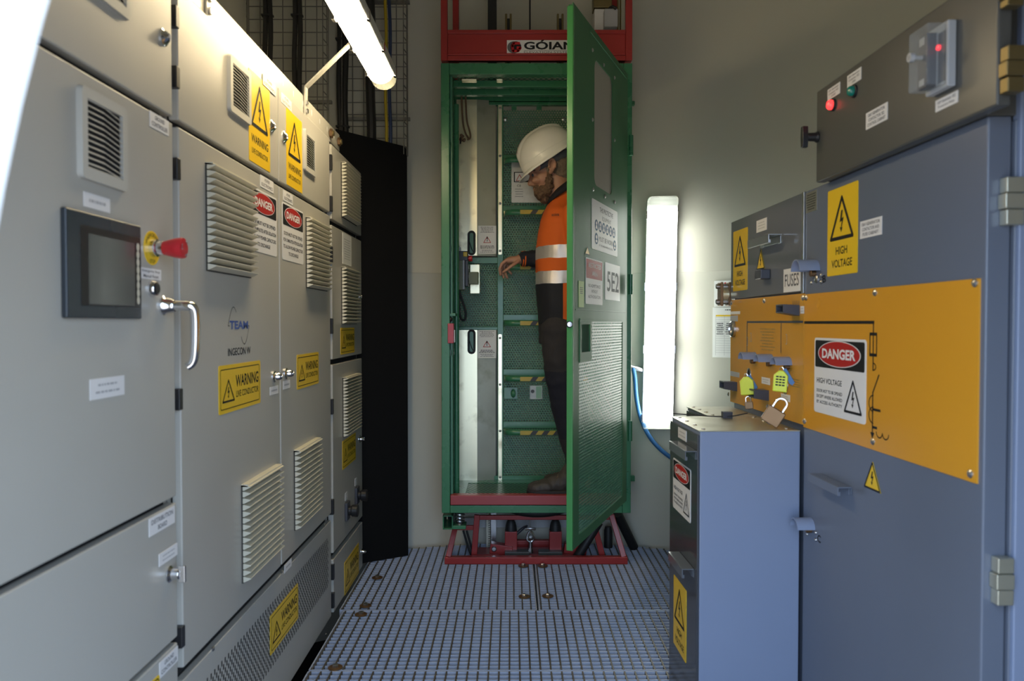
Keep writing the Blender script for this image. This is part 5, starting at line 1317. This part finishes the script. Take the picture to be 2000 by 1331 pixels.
def handle_px(p0, p1, hpx): 
    a0, b0 = R.m(*p0, hc + .034); a1, b1 = R.m(*p1, hc + .034); bt_ = (b0 + b1) / 2
    channel(fc, R, a0, a1, bt_ - hpx, bt_, hc, steelpaint, .034)
handle_px((1307, 862), (1338, 881), .026); handle_px((1305, 1079), (1332, 1111), .026)
# second box behind it
CB2 = thing('cable_box', 'low dark green-grey box with bare metal lid behind the blue-grey cable box', 'cabinet', R.w(sa0 - .25, 0, .06))
c2 = .78 - at(1343, 790, 2.78).x + .0; b2z = R.m(1343, 787, .15)[1]
fa = sa0 - .012; na = R.m(1343, 787, .155)[0]
MB(R).box(na, fa, 0, bz - .004, .004, .155, bluegrey).build('body', CB2, .003); l2 = MB(R).box(na - .002, fa, bz - .004, bz, .004, .158, zinc_dull_shaded).build('top_plate', CB2, .001)
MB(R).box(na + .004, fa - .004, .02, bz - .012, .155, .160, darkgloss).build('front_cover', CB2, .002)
for k in range(4): aa = na + .02 + (fa - na - .04) * k / 3; MB(R).lathe((aa, bz, .14), (0, 1, 0), [(.006, 0), (.005, .0025), (0, .003)], steel, 10).build('screw', l2)
# ---------------- padlocks, tags
def padlock(px, py, c, ang, sc0, lb, shackle=(0, 1), wmat=brass):
    a, b = R.m(px, py, c); fr = Frame(R.w(a, b, c), Vector((1, -.35, 0)))
    t = thing('padlock', lb, 'padlock', fr.o, 'padlocks on the amber panel'); ca_, sa_ = math.cos(ang), math.sin(ang)
    def tr(x, y): return (x * ca_ - y * sa_, x * sa_ + y * ca_)
    w, h, d = .020 * sc0, .036 * sc0, .009 * sc0
    mb = MB(fr); mb.prism([tr(x, y) for x, y in mb.rrect(-w, w, -h, 0, .004)], -d, d, bronze); mb.build('body', t, .002)
    mb = MB(fr); pts = [(-.012, -.004), (-.012, .012)] + [(.012 * math.cos(PI - PI * i / 8), .014 + .012 * math.sin(PI * i / 8)) for i in range(9)] + [(.012, .012), (.012, -.004)]
    mb.tube([fr.w(*tr(x * sc0, y * sc0), 0) for x, y in pts], .0030 * sc0, chrome, 8); mb.build('shackle', t)
    mb = MB(fr); mb.cyl((*tr(0, -h), 0), (*tr(0, -h - .0015), 0), .007 * sc0, slate, 14); mb.build('key_face', t)
    return t
padlock(1519, 800, .05, -.55, 1.25, 'brass padlock hooked open-side up on the bottom edge of the amber panel')
padlock(1462, 785, .045, .12, .62, 'small padlock hanging below the narrow yellow key tag')
def tag_(px0, py0, px1, py1, tilt, lb, lines, c):
    a, b = R.m((px0 + px1) / 2, (py0 + py1) / 2, c); fr = Frame(R.w(a, b, c), Vector((1, -.45, 0)))
    Yd = fr.o.y; w = (px1 - px0) / F * Yd / 2; h = (py1 - py0) / F * Yd / 2
    t = thing('key_tag', lb, 'key tag', fr.o, 'yellow key tags'); ca_, sa_ = math.cos(tilt), math.sin(tilt)
    def tr(x, y): return (x * ca_ - y * sa_, x * sa_ + y * ca_)
    mb = MB(fr); P = [(-w, -h), (w, -h), (w, h * .55), (w * .55, h * .85), (w * .3, h), (-w * .3, h), (-w * .55, h * .85), (-w, h * .55)]
    mb.prism([tr(x, y) for x, y in P], -.004, .004, hiviz); mb.build('tag_body', t, .003)
    mb = MB(fr)
    if lines:
        for i in range(4): 
            for j in range(3): x0 = -w * .65 + j * w * .45; mb.flat([tr(x0, h * .35 - i * h * .26), tr(x0 + w * .36, h * .35 - i * h * .26), tr(x0 + w * .36, h * .48 - i * h * .26), tr(x0, h * .48 - i * h * .26)], .0044, ink)
        mb.build('tag_print', t)
    mb = MB(fr); mb.tube([fr.w(*tr(.005 * math.cos(k * PI / 6), h + .002 + .007 * math.sin(k * PI / 6)), 0) for k in range(12)], .0013, chrome, 6, closed=True); mb.build('ring', t)
    mb = MB(fr); x0, y0 = tr(0, h); mb.prism([(x0 + .004, y0 + .004), (x0 + .012, y0 + .006), (x0 + .034, y0 - .032), (x0 + .028, y0 - .040), (x0 + .020, y0 - .036)], -.008, -.002, bluecable); mb.build('blue_tab', t, .001)
    return t
tag_(1446, 736, 1472, 772, .10, 'narrow yellow key tag hanging on the amber panel, farther from the amber danger sign', False, .05)
tag_(1511, 724, 1538, 766, -.08, 'wide printed yellow key tag hanging on the amber panel, nearer the amber danger sign', True, .05)
mb = MB(); p = R.w(sa0 + .02, bz, .13); mb.tube([R.w(sa0 - .05, bz + .003, .26), R.w(sa0 + .03, bz + .006, .20), R.w(sa0 + .06, bz + .004, .12), R.w(sa0 + .09, bz + .02, .07)], .0018, blackp, 6, smooth=2)
pk_ = R.w(sa0 + .05, bz + .012, .12); mb.box(pk_.x - .014, pk_.x + .014, bz + .001, bz + .02, -pk_.y - .012, -pk_.y + .012, slate); mb.build('wire_seal', label='thin black wire with a dark plug lying on the cable box lid', cat='wire')
# ================================================================== PERSON IN THE LIFT
YP = 3.665
def P(px, py, dy=0.0):
    v = at(px, py, YP); return Vector((v.x, v.y + dy, v.z))
def PD(px, py, y): return at(px, py, y)
S = YP / F
def fuse(mb, name, mats, parent, voxel, smooth=6, wob=None, label_=None, pick=None, loc=None, sub=0):
    """melt overlapping solids into one continuous skin"""
    me = bpy.data.meshes.new('tmp'); me.from_pydata([tuple(p) for p in mb.v], [], mb.f); me.update()
    bm = bmesh.new(); bm.from_mesh(me); bmesh.ops.recalc_face_normals(bm, faces=bm.faces); bm.to_mesh(me); bm.free()
    t = bpy.data.objects.new('tmp', me); COL.objects.link(t)
    r = t.modifiers.new('r', 'REMESH'); r.mode = 'VOXEL'; r.voxel_size = voxel; r.adaptivity = 0
    if smooth: s_ = t.modifiers.new('s', 'SMOOTH'); s_.factor = .5; s_.iterations = smooth
    dg = bpy.context.evaluated_depsgraph_get(); dg.update()
    nm = bpy.data.meshes.new_from_object(t.evaluated_get(dg)); bpy.data.objects.remove(t); bpy.data.meshes.remove(me)
    if wob:
        amp, sca = wob[:2]; st = wob[2] if len(wob) > 2 else (1, 1, 1)
        ns = [v.normal.copy() for v in nm.vertices]
        for v, n_ in zip(nm.vertices, ns):
            p = Vector((v.co.x * st[0], v.co.y * st[1], v.co.z * st[2])) * sca
            v.co += n_ * (noise.noise(p) * amp + noise.noise(p * 2.1) * amp * .5)
    loc = Vector(loc) if loc is not None else WL[parent.name]
    for v in nm.vertices: v.co -= loc
    nm.name = name; nm.materials.clear()
    for m in mats: nm.materials.append(m)
    nm.polygons.foreach_set('use_smooth', [True] * len(nm.polygons))
    if pick:
        for p in nm.polygons: p.material_index = pick(p.center + loc)
    nm.update()
    return link(name, nm, parent, loc)
def limb(mb, pts):
    """pts: (position, radius) chain"""
    for (p, r), (q, s_) in zip(pts, pts[1:]): mb.cyl(p, q, r, skin, 20, s_, world=True)
    for p, r in pts: mb.ball(p, r, skin, 20, 12, world=True)
def loft(mb, rings, mat, seg=32, pw=2.3):
    vs = []; n = len(rings)
    for c, rx, ry in rings:
        for i in range(seg):
            t = 2 * PI * i / seg; x, y = math.cos(t), math.sin(t)
            vs.append((c.x + rx * math.copysign(abs(x) ** (2 / pw), x), c.y + ry * math.copysign(abs(y) ** (2 / pw), y), c.z))
    fs = [(k * seg + i, k * seg + (i + 1) % seg, (k + 1) * seg + (i + 1) % seg, (k + 1) * seg + i) for k in range(n - 1) for i in range(seg)]
    fs += [tuple(range(seg - 1, -1, -1)), tuple(range((n - 1) * seg, n * seg))]
    mb.add(vs, fs, mat, True)
def skin_mat():
    m = pm('weathered_skin', (0.42, 0.215, 0.135), .48, var=.14, scale=45, bump=.12, bscale=320)
    m.node_tree.nodes['Principled BSDF'].inputs['Subsurface Weight'].default_value = .12
    m.node_tree.nodes['Principled BSDF'].inputs['Subsurface Radius'].default_value = (.01, .004, .002)
    return m
skin = skin_mat()
hairm = pm('greying_brown_hair', (0.17, 0.125, 0.085), .75, var=.4, scale=160, bump=.9, bscale=420, stretch=(1, 1, .35))
beardm = pm('ginger_grey_beard', (0.135, 0.078, 0.043), .8, var=.5, scale=120, bump=1.0, bscale=380, stretch=(1, 1, .4))
browm = pm('eyebrow_hair', (0.10, 0.065, 0.04), .8, var=.2, scale=200)
helmetm = pm('cream_white_helmet', (0.84, 0.81, 0.72), .22, var=.03)
bandm = pm('grey_headband', (0.10, 0.10, 0.11), .7, var=.05)
navy = pm('navy_cloth', (0.012, 0.013, 0.020), .85, var=.15, scale=40, bump=.4, bscale=130)
trouser = pm('charcoal_work_cloth', (0.030, 0.027, 0.030), .85, var=.2, scale=22, bump=.4, bscale=110)
kneem = pm('navy_knee_patch', (0.012, 0.013, 0.024), .85, var=.15, scale=40)
bootm = pm('worn_boot_leather', (0.055, 0.046, 0.040), .6, var=.25, scale=30, bump=.3, bscale=160)
solem = pm('boot_sole', (0.02, 0.018, 0.017), .7, var=.1)
eyew = pm('eye_white', (0.30, 0.27, 0.25), .2, var=0); iris = pm('eye_iris', (0.05, 0.06, 0.07), .1, var=0)
orange_col = (0.70, 0.125, 0.012)
def shirt_mat():
    m = pm('orange_work_shirt', orange_col, .8, var=0, bump=.35, bscale=70)
    nt = m.node_tree; n = nt.nodes; l = nt.links; p = n['Principled BSDF']
    g = n.new('ShaderNodeNewGeometry'); sp_ = n.new('ShaderNodeSeparateXYZ'); l.new(g.outputs['Position'], sp_.inputs[0])
    nz = n.new('ShaderNodeTexNoise'); nz.inputs['Scale'].default_value = 9; l.new(g.outputs['Position'], nz.inputs['Vector'])
    ma = n.new('ShaderNodeMath'); ma.operation = 'MULTIPLY_ADD'; l.new(nz.outputs['Fac'], ma.inputs[0]); ma.inputs[1].default_value = .016; l.new(sp_.outputs['Z'], ma.inputs[2])
    mr = n.new('ShaderNodeMapRange'); mr.inputs[1].default_value = .9; mr.inputs[2].default_value = 1.9; l.new(ma.outputs[0], mr.inputs[0])
    z = lambda py: P(1000, py).z + .008 - .9
    rp = n.new('ShaderNodeValToRGB'); rp.color_ramp.interpolation = 'CONSTANT'; l.new(mr.outputs[0], rp.inputs['Fac'])
    e = rp.color_ramp.elements; o = (*orange_col, 1); si = (.92, .87, .87, 1); e[0].position = 0; e[0].color = (.012, .013, .020, 1); e[1].position = z(557); e[1].color = si
    for py, c in ((533, o), (509, si), (486, o)): k = e.new(z(py)); k.color = c
    # the side panel stays orange down to the hem
    gt = n.new('ShaderNodeMath'); gt.operation = 'GREATER_THAN'; l.new(sp_.outputs['X'], gt.inputs[0]); gt.inputs[1].default_value = P(1095, 600).x
    lt = n.new('ShaderNodeMath'); lt.operation = 'LESS_THAN'; l.new(ma.outputs[0], lt.inputs[0]); lt.inputs[1].default_value = .9 + z(557)
    mu = n.new('ShaderNodeMath'); mu.operation = 'MULTIPLY'; l.new(gt.outputs[0], mu.inputs[0]); l.new(lt.outputs[0], mu.inputs[1])
    mx = n.new('ShaderNodeMix'); mx.data_type = 'RGBA'; l.new(mu.outputs[0], mx.inputs[0]); l.new(rp.outputs['Color'], mx.inputs[6]); mx.inputs[7].default_value = o
    l.new(mx.outputs[2], p.inputs['Base Color'])
    r2 = n.new('ShaderNodeValToRGB'); r2.color_ramp.interpolation = 'CONSTANT'; l.new(mr.outputs[0], r2.inputs['Fac'])
    e = r2.color_ramp.elements; e[0].position = 0; e[0].color = (0, 0, 0, 1); e[1].position = z(557); e[1].color = (.8, .8, .8, 1)
    for py, c in ((533, 0), (509, .8), (486, 0)): k = e.new(z(py)); k.color = (c, c, c, 1)
    l.new(r2.outputs['Color'], p.inputs['Metallic'])
    rr_ = n.new('ShaderNodeMapRange'); rr_.inputs[3].default_value = .8; rr_.inputs[4].default_value = .42; l.new(r2.outputs['Color'], rr_.inputs[0]); l.new(rr_.outputs[0], p.inputs['Roughness'])
    return m
shirtm = shirt_mat()
NEAR, FAR = -.09, .085
floor_z = fz + .002
# ---- body
b = MB()
loft(b, [(P(1096, 660), .095, .15), (P(1095, 600), .095, .145), (P(1094, 540), .098, .145), (P(1097, 480), .105, .155), (P(1098, 440), .10, .155), (P(1100, 415), .07, .11), (P(1101, 402), .05, .06)], skin)
limb(b, [(P(1103, 420), .062), (P(1099, 385), .058), (P(1090, 350), .058)])
def eb(px, py, dy, r): b.ball(P(px, py, dy), r, skin, 24, 14, world=True)
eb(1079, 318, 0, (.097, .076, .085)); eb(1061, 326, 0, (.074, .064, .050)); eb(1064, 349, 0, (.068, .060, .055)); eb(1068, 371, 0, (.057, .050, .040)); eb(1060, 378, 0, (.028, .030, .020))
eb(1037, 337.5, 0, (.017, .046, .010)); eb(1050, 355, -.034, (.028, .022, .018)); eb(1050, 355, .034, (.028, .022, .018))
limb(b, [(P(1038.5, 343), .0095), (P(1036.5, 352), .0105), (P(1035.2, 359.0), .0122)])
eb(1041, 361, -.012, (.011, .009, .009)); eb(1041, 361, .012, (.011, .009, .009)); eb(1050, 370, 0, (.022, .032, .018))
for s_ in (-1, 1):
    eb(1044.5, 343.5, s_ * .033, (.013, .015, .012))
    eb(1076.5, 331, s_ * .078, (.017, .007, .030)); eb(1074, 342, s_ * .077, (.010, .009, .012))
    for k in range(10):
        t = -.9 + k * .42; eb(1076.5 + 6.6 * math.cos(t + .6), 330 - 12 * math.sin(t + .6), s_ * .086, .0062)
# arms: far arm reaches forward to the control, near arm hangs behind the door
shF, elF, wrF = P(1108, 432, .165), PD(1122, 503, 3.80), PD(1017, 506.5, 3.745)
limb(b, [(shF, .050), (elF, .040), (wrF, .026)])
shN, elN, wrN = P(1118, 432, -.165), P(1136, 540, -.175), P(1130, 628, -.165)
limb(b, [(shN, .050), (elN, .040), (wrN, .027)])
yh = 3.745
b.ball(PD(1004, 507, yh), (.040, .036, .0165), skin, 20, 12, world=True); limb(b, [(PD(1015, 507, yh - .012), .021), (PD(994, 509, yh - .022), .0155)]); limb(b, [(PD(1015, 507, yh + .012), .021), (PD(994, 511, yh + .022), .0145)])
hand = [[(990, 508, -.029), (980, 516, -.033), (976, 526, -.033), (977.5, 537, -.030)], [(990, 508, -.009), (980, 517, -.010), (979, 530, -.010), (983.5, 542, -.009)],
        [(992, 510, .011), (984, 520, .012), (986, 533, .012), (991, 543.5, .012)], [(995, 512, .029), (990, 522, .031), (994, 530, .031), (998.5, 535, .030)],
        [(1012, 511, -.032), (1000, 519, -.049), (990, 527, -.052), (983, 532, -.048)]]
for f in hand:
    rad = (.0092, .0085, .0078, .0068) if f is not hand[3] else (.0080, .0072, .0066, .0058)
    limb(b, [(PD(x, y, yh + d), r) for (x, y, d), r in zip(f, rad)])
b.ball(wrN + Vector((-.004, 0, -.055)), (.030, .018, .048), skin, 16, 10, world=True)
for k in range(4): q = wrN + Vector((-.026 + .017 * k, -.004, -.095)); limb(b, [(q, .009), (q + Vector((-.006, .004, -.04)), .0082), (q + Vector((-.016, .012, -.066)), .007)])
q = wrN + Vector((-.03, -.008, -.04)); limb(b, [(q, .011), (q + Vector((-.022, -.004, -.03)), .0095), (q + Vector((-.026, 0, -.055)), .008)])
# legs
legN = [(P(1094, 645, NEAR), .080), (P(1096, 712, NEAR), .073), (P(1102, 785, NEAR), .054), (P(1113, 840, NEAR), .050), (P(1128, 915, NEAR), .038)]
legF = [(P(1098, 645, FAR), .080), (P(1106, 712, FAR), .073), (P(1118, 785, FAR), .054), (P(1132, 838, FAR), .050), (P(1150, 905, FAR), .038)]
limb(b, legN); limb(b, legF)
for lg, dy in ((legN, NEAR), (legF, FAR)):
    a_ = lg[-1][0]; limb(b, [(a_, .040), (Vector((a_.x + .02, a_.y, floor_z + .06)), .036)]); limb(b, [(Vector((a_.x, a_.y, floor_z + .055)), .032), (Vector((a_.x - .12, a_.y, floor_z + .045)), .028)])
PER = fuse(b, 'person', [skin], None, .0036, 5, loc=(P(1110, 900).x, YP, floor_z))
tag(PER, 'bearded person in white hard hat and orange work shirt standing inside the green lift', 'person')
# ---- hair, beard, eyes
b = MB()
b.ball(P(1093, 323), (.086, .0795, .072), skin, 28, 16, world=True)
b.ball(P(1098, 340), (.060, .070, .042), skin, 24, 14, world=True)
for s_ in (-1, 1): b.ball(P(1069, 330, s_ * .0615), (.010, .012, .036), skin, 16, 10, world=True)
fuse(b, 'hair', [hairm], PER, .004, 4, (.003, 160))
b = MB()
def bb(px, py, dy, r): b.ball(P(px, py, dy), r, skin, 18, 10, world=True)
for s_ in (-1, 1):
    for (px, py, dy, r) in ((1071.5, 347, .060, (.012, .010, .022)), (1071, 357, .057, (.019, .012, .022)), (1072, 367, .050, (.022, .014, .022)), (1067, 376, .040, (.026, .018, .022)), (1059, 372, .040, (.016, .014, .018)), (1050, 367.5, .026, (.016, .014, .011)), (1045.5, 367, .012, (.012, .015, .0095)), (1050, 377, .022, (.017, .022, .019)), (1056, 384, .022, (.019, .024, .018))):
        bb(px, py, s_ * dy, r)
bb(1059, 381, 0, (.030, .040, .028)); bb(1064, 389, 0, (.025, .036, .022)); bb(1052, 378, 0, (.016, .026, .018))
fuse(b, 'beard', [beardm], PER, .0035, 3, (.0045, 130))
for s_ in (-1, 1):
    e_ = P(1042.2, 343.6, s_ * .034); mb = MB(); mb.ball(e_ + Vector((.0015, 0, -.001)), .0108, eyew, 16, 10, world=True); mb.ball(e_ + Vector((-.0050, s_ * .0045, -.0045)), .0065, iris, 12, 8, world=True); mb.build('eye', PER)
    b = MB(); limb(b, [(P(1035.5, 336.5, s_ * .020), .0045), (P(1037, 335.5, s_ * .036), .0052), (P(1044, 337.5, s_ * .050), .0035)]); fuse(b, 'eyebrow', [browm], PER, .002, 2, (.001, 300))
# ---- hard hat
HT = math.radians(31)
fwd = Vector((-math.cos(HT), 0, -math.sin(HT))); upv = Vector((-math.sin(HT), 0, math.cos(HT))); sid = Vector((0, 1, 0))
HC = P(1075.5, 308)
def hat_pt(t, ph, g=0.0):
    """t around from the front, ph 0 at the rim to 90 deg at the crown"""
    rx = .147 + g if math.cos(t) > 0 else .142 + g
    k = math.cos(ph) ** .82; hgt = .140 + g
    return HC + fwd * (rx * k * math.cos(t)) + sid * ((.112 + g) * k * math.sin(t)) + upv * (hgt * math.sin(ph) ** .95)
mb = MB(); seg = 56; nr = 14; vs = []
for j in range(nr):
    ph = PI / 2 * j / nr
    vs += [hat_pt(2 * PI * i / seg, ph) for i in range(seg)]
vs.append(HC + upv * .140)
fs = [(j * seg + i, j * seg + (i + 1) % seg, (j + 1) * seg + (i + 1) % seg, (j + 1) * seg + i) for j in range(nr - 1) for i in range(seg)] + [((nr - 1) * seg + i, (nr - 1) * seg + (i + 1) % seg, nr * seg) for i in range(seg)]
base = len(vs)
for r_, (o_, dz) in enumerate(((.004, -.004), (.5, -.008), (1.0, -.013))):
    for i in range(seg):
        t = 2 * PI * i / seg; c = math.cos(t); f_w = max(0, c) ** 1.6
        ext = (.007 + .034 * f_w + .006 * max(0, -c)) * o_; p = hat_pt(t, 0); d = (p - HC); d.normalize()
        vs.append(p + d * ext + upv * (dz - .012 * f_w * o_ - .008 * abs(math.sin(t)) ** 2 * o_ + .012 * max(0, -c) * o_))
fs += [(i, base + i, base + (i + 1) % seg, (i + 1) % seg) for i in range(seg)] + [(base + r_ * seg + i, base + (r_ + 1) * seg + i, base + (r_ + 1) * seg + (i + 1) % seg, base + r_ * seg + (i + 1) % seg) for r_ in range(2) for i in range(seg)]
mb.add(vs, fs, helmetm, True); hat = mb.build('hard_hat', PER, solid=.0025, angle=50)
# crown ridge with vents, edge crease
mb = MB(); vs = []; n = 26
for i in range(n + 1):
    u = i / n; an = .32 + u * (PI - .32 - .55)
    t = 0 if an < PI / 2 else PI; ph = an if an < PI / 2 else PI - an; lift = .013 * min(1, min(u, 1 - u) * 7); wd = .026 + .010 * math.sin(PI * u)
    c = hat_pt(t, ph); nrm = (fwd * math.cos(an) + upv * math.sin(an)).normalized()
    for (sy, lz) in ((-1.25, -.004), (-.85, lift), (0, lift * 1.15), (.85, lift), (1.25, -.004)): vs.append(c + sid * (wd * sy) + nrm * (lz - .010 * (sy * wd / .03) ** 2 * .6))
mb.add(vs, [(i * 5 + k, (i + 1) * 5 + k, (i + 1) * 5 + k + 1, i * 5 + k + 1) for i in range(n) for k in range(4)], helmetm, True); mb.build('crown_ridge', hat, angle=60)
mb = MB()
for u0 in (.72, .90, 1.08):
    an = u0; c = hat_pt(0, an); nrm = (fwd * math.cos(an) + upv * math.sin(an)).normalized(); tg = nrm.cross(sid).normalized()
    c = c + nrm * .0105 - sid * .0285; nn = (nrm - sid * .55).normalized(); s2 = nn.cross(tg).normalized()
    mb.add([c + tg * x + s2 * y + nn * .0022 for x, y in ((-.010, -.0022), (.010, -.0022), (.010, .0022), (-.010, .0022))], [(0, 1, 2, 3)], blackp, True)
mb.build('vent_slot', hat)
mb = MB(); pts = [hat_pt(PI * .06 + PI * 2 * i / 40, .16, .0012) for i in range(41)]; mb.tube(pts, .0022, helmetm, 6, closed=False); mb.build('rim_bead', hat)
mb = MB(); vs = []
for z_ in (-.012, -.042):
    for i in range(seg): t = 2 * PI * i / seg; vs.append(HC + fwd * (.112 * math.cos(t) - .004) + sid * (.0815 * math.sin(t)) + upv * (z_ + .010 * math.cos(t) * (1 if z_ < -.02 else 0)))
mb.add(vs, [(i, (i + 1) % seg, seg + (i + 1) % seg, seg + i) for i in range(seg)], bandm, True); mb.build('head_band', hat, solid=.002)
bk = HC - fwd * .118 - upv * .03; mb = MB(); mb.bar(bk + sid * -.05, bk + sid * .05, .012, .03, lightgrey); mb.lathe((bk - fwd * .006), -fwd, [(.014, 0), (.014, .012), (0, .012)], blackp, 16, world=True); mb.build('ratchet', hat, .002)
# ---- shirt
b = MB()
loft(b, [(P(1096, 634), .112, .175), (P(1096, 600), .113, .174), (P(1094, 557), .116, .172), (P(1095.5, 520), .117, .172), (P(1097, 490), .119, .176), (P(1098, 455), .1155, .178), (P(1099, 432), .107, .175), (P(1099, 416), .092, .150), (P(1099, 404), .077, .108), (P(1100.5, 395), .068, .088), (P(1105, 386), .060, .082), (P(1112, 374), .048, .076)], skin)
limb(b, [(shF, .066), (shF.lerp(elF, .55), .060), (elF, .056)]); limb(b, [(shN, .064), (shN.lerp(elN, .6), .060), (elN, .056)])
shirt = fuse(b, 'work_shirt', [shirtm], PER, .007, 5, (.0065, 9, (1.4, 1, .8)))
for nm_, ch in (('forearm', [(elF, .054), (elF.lerp(wrF, .5), .046), (PD(1024, 506, 3.747), .037)]), ('forearm', [(elN, .054), (elN.lerp(wrN, .9), .038)])):
    b = MB(); limb(b, ch); sl_ = fuse(b, 'sleeve', [navy], shirt, .005, 4, (.006, 22))
mb = MB(); 
for px in (1025, 1021): q0, q1 = PD(px, 506, 3.747), PD(px - 2.2, 506, 3.746); mb.cyl(q0, q1, .0385 if px > 1022 else .0375, pm('orange_trim', orange_col, .8, var=0), 28, world=True)
mb.cyl(PD(1030, 506, 3.749), PD(1017.5, 506.3, 3.746), .0375, navy, 28, .0345, world=True); mb.build('cuff', sl_)
# collar
mb = MB(); vs = []; n = 40; rows = ((.0, .004, 0), (.45, .010, .0), (1.0, -.004, .0))
f0, f1 = P(1072, 399), P(1130, 362); u0, u1 = P(1078, 381), P(1124, 346)
for k, (uu, g, _) in enumerate(rows):
    fr_ = f0.lerp(u0, uu); bk_ = f1.lerp(u1, uu); c = (fr_ + bk_) / 2; ax = (fr_ - bk_) / 2
    for i in range(n): t = 2 * PI * i / n; vs.append(c + ax * (1 + g / .07) * math.cos(t) + Vector((0, (.086 - .012 * uu + g) * math.sin(t), 0)))
mb.add(vs, [(k * n + i, k * n + (i + 1) % n, (k + 1) * n + (i + 1) % n, (k + 1) * n + i) for k in range(2) for i in range(n)], navy, True); mb.build('collar', shirt, solid=.004, angle=60)
tf = Frame((P(1081, 430).x, YP - .1725, 0), (1, -.25, 0)); q = P(1081, 429).z
MB(tf).text('acciona', -.017, .017, q - .008, q + .006, .004, ink, .01).build('printed_word', shirt)
# ---- trousers, boots
b = MB()
loft(b, [(P(1096, 672), .106, .172), (P(1096, 640), .109, .172), (P(1096, 618), .108, .168)], skin)
gN = [(.098), (.089), (.068), (.062), (.052)]; gF = gN
limb(b, [(p, r) for (p, _), r in zip(legN, gN)]); limb(b, [(p, r) for (p, _), r in zip(legF, gF)])
zk0, zk1 = P(1000, 722).z, P(1000, 850).z
fuse(b, 'work_trousers', [trouser, kneem], PER, .006, 4, (.007, 11, (1, 1, 1.3)), pick=lambda c: 1 if zk1 < c.z < zk0 else 0)
def boot(toe_px, toe_y, dy, lg):
    y = YP + dy; tx = at(toe_px, toe_y, y).x; a_ = lg[-1][0]; L_ = .295; z = floor_z + .022
    b = MB()
    def q(u, zz): return Vector((tx + L_ * u, y, z + zz))
    b.ball(q(.17, .016), (.050, .047, .029), skin, 20, 12, world=True); b.ball(q(.30, .020), (.062, .048, .034), skin, 20, 12, world=True); b.ball(q(.52, .032), (.070, .044, .045), skin, 20, 12, world=True); b.ball(q(.80, .035), (.056, .042, .050), skin, 20, 12, world=True)
    limb(b, [(q(.62, .055), .046), (Vector((max(a_.x, tx + L_ * .66), y, z + .125)), .054)]); limb(b, [(q(.82, .03), .042), (Vector((max(a_.x, tx + L_ * .66) + .01, y, z + .13)), .053)])
    bt_ = fuse(b, 'boot', [bootm], PER, .005, 4, (.003, 45))
    mb = MB(); pts = []
    for i in range(28):
        t = 2 * PI * i / 28; x, yy = math.cos(t), math.sin(t); pts.append((tx + L_ * .5 + (L_ / 2 + .004) * math.copysign(abs(x) ** .75, x), y + .050 * math.copysign(abs(yy) ** .8, yy) * (1 if x < 0 else .88)))
    n = len(pts); vs = [(x, yy, floor_z) for x, yy in pts] + [(x, yy, floor_z + .030) for x, yy in pts]
    mb.add(vs, [tuple(range(n - 1, -1, -1)), tuple(range(n, 2 * n))] + [(i, (i + 1) % n, n + (i + 1) % n, n + i) for i in range(n)], solem, True); mb.build('sole', bt_, .006)
    mb = MB()
    for k in range(4):
        c = q(.42 + .07 * k, .062 + .014 * k); mb.tube([c + Vector((-.006, -.030, -.012)), c + Vector((.0, 0, .004)), c + Vector((.006, .030, -.012))], .0028, hairm, 6, smooth=1)
    mb.build('lace', bt_)
boot(1030, 960, NEAR, legN); boot(1061, 938, FAR, legF)
# ================================================================== LIGHT, CAMERA
w = bpy.data.worlds.new('daylight'); sc.world = w; w.use_nodes = True
nt = w.node_tree; bg = nt.nodes['Background']
tcn = nt.nodes.new('ShaderNodeTexCoord'); sep = nt.nodes.new('ShaderNodeSeparateXYZ'); rp = nt.nodes.new('ShaderNodeValToRGB')
nt.links.new(tcn.outputs['Generated'], sep.inputs[0]); mr = nt.nodes.new('ShaderNodeMapRange'); mr.inputs[1].default_value = -1
nt.links.new(sep.outputs['Z'], mr.inputs[0]); nt.links.new(mr.outputs[0], rp.inputs['Fac']); nt.links.new(rp.outputs['Color'], bg.inputs['Color'])
e = rp.color_ramp.elements; e[0].position = .42; e[0].color = (.32, .33, .34, 1); e[1].position = .52; e[1].color = (.59, .78, 1.04, 1)
bg.inputs['Strength'].default_value = SKY
pl = bpy.data.lights.new('doorway_daylight', 'AREA'); pl.shape = 'RECTANGLE'; pl.size = 2 * DA + .06; pl.size_y = 2 * DB + .04; pl.cycles.is_portal = True
po = bpy.data.objects.new('doorway_daylight', pl); COL.objects.link(po); po.location = (DC[0], FY + .06, DC[1]); po.rotation_euler = (PI / 2, 0, 0)
cam = bpy.data.cameras.new('camera'); cam.lens = F / 2000 * 36; cam.sensor_width = 36; cam.clip_start = .02
cam.dof.use_dof = True; cam.dof.focus_distance = 3.4; cam.dof.aperture_fstop = 4.2
co = bpy.data.objects.new('camera', cam); COL.objects.link(co); co.location = CAM; co.rotation_euler = (PI / 2 + PITCH, 0, 0)
sc.camera = co
sc.view_settings.view_transform = 'Standard'; sc.view_settings.look = 'None'; sc.view_settings.gamma = 1; sc.view_settings.exposure = EXPO
try: sc.view_settings.use_curve_mapping = False
except Exception: pass
sc.cycles.max_bounces = 10; sc.cycles.diffuse_bounces = 6; sc.cycles.transparent_max_bounces = 16
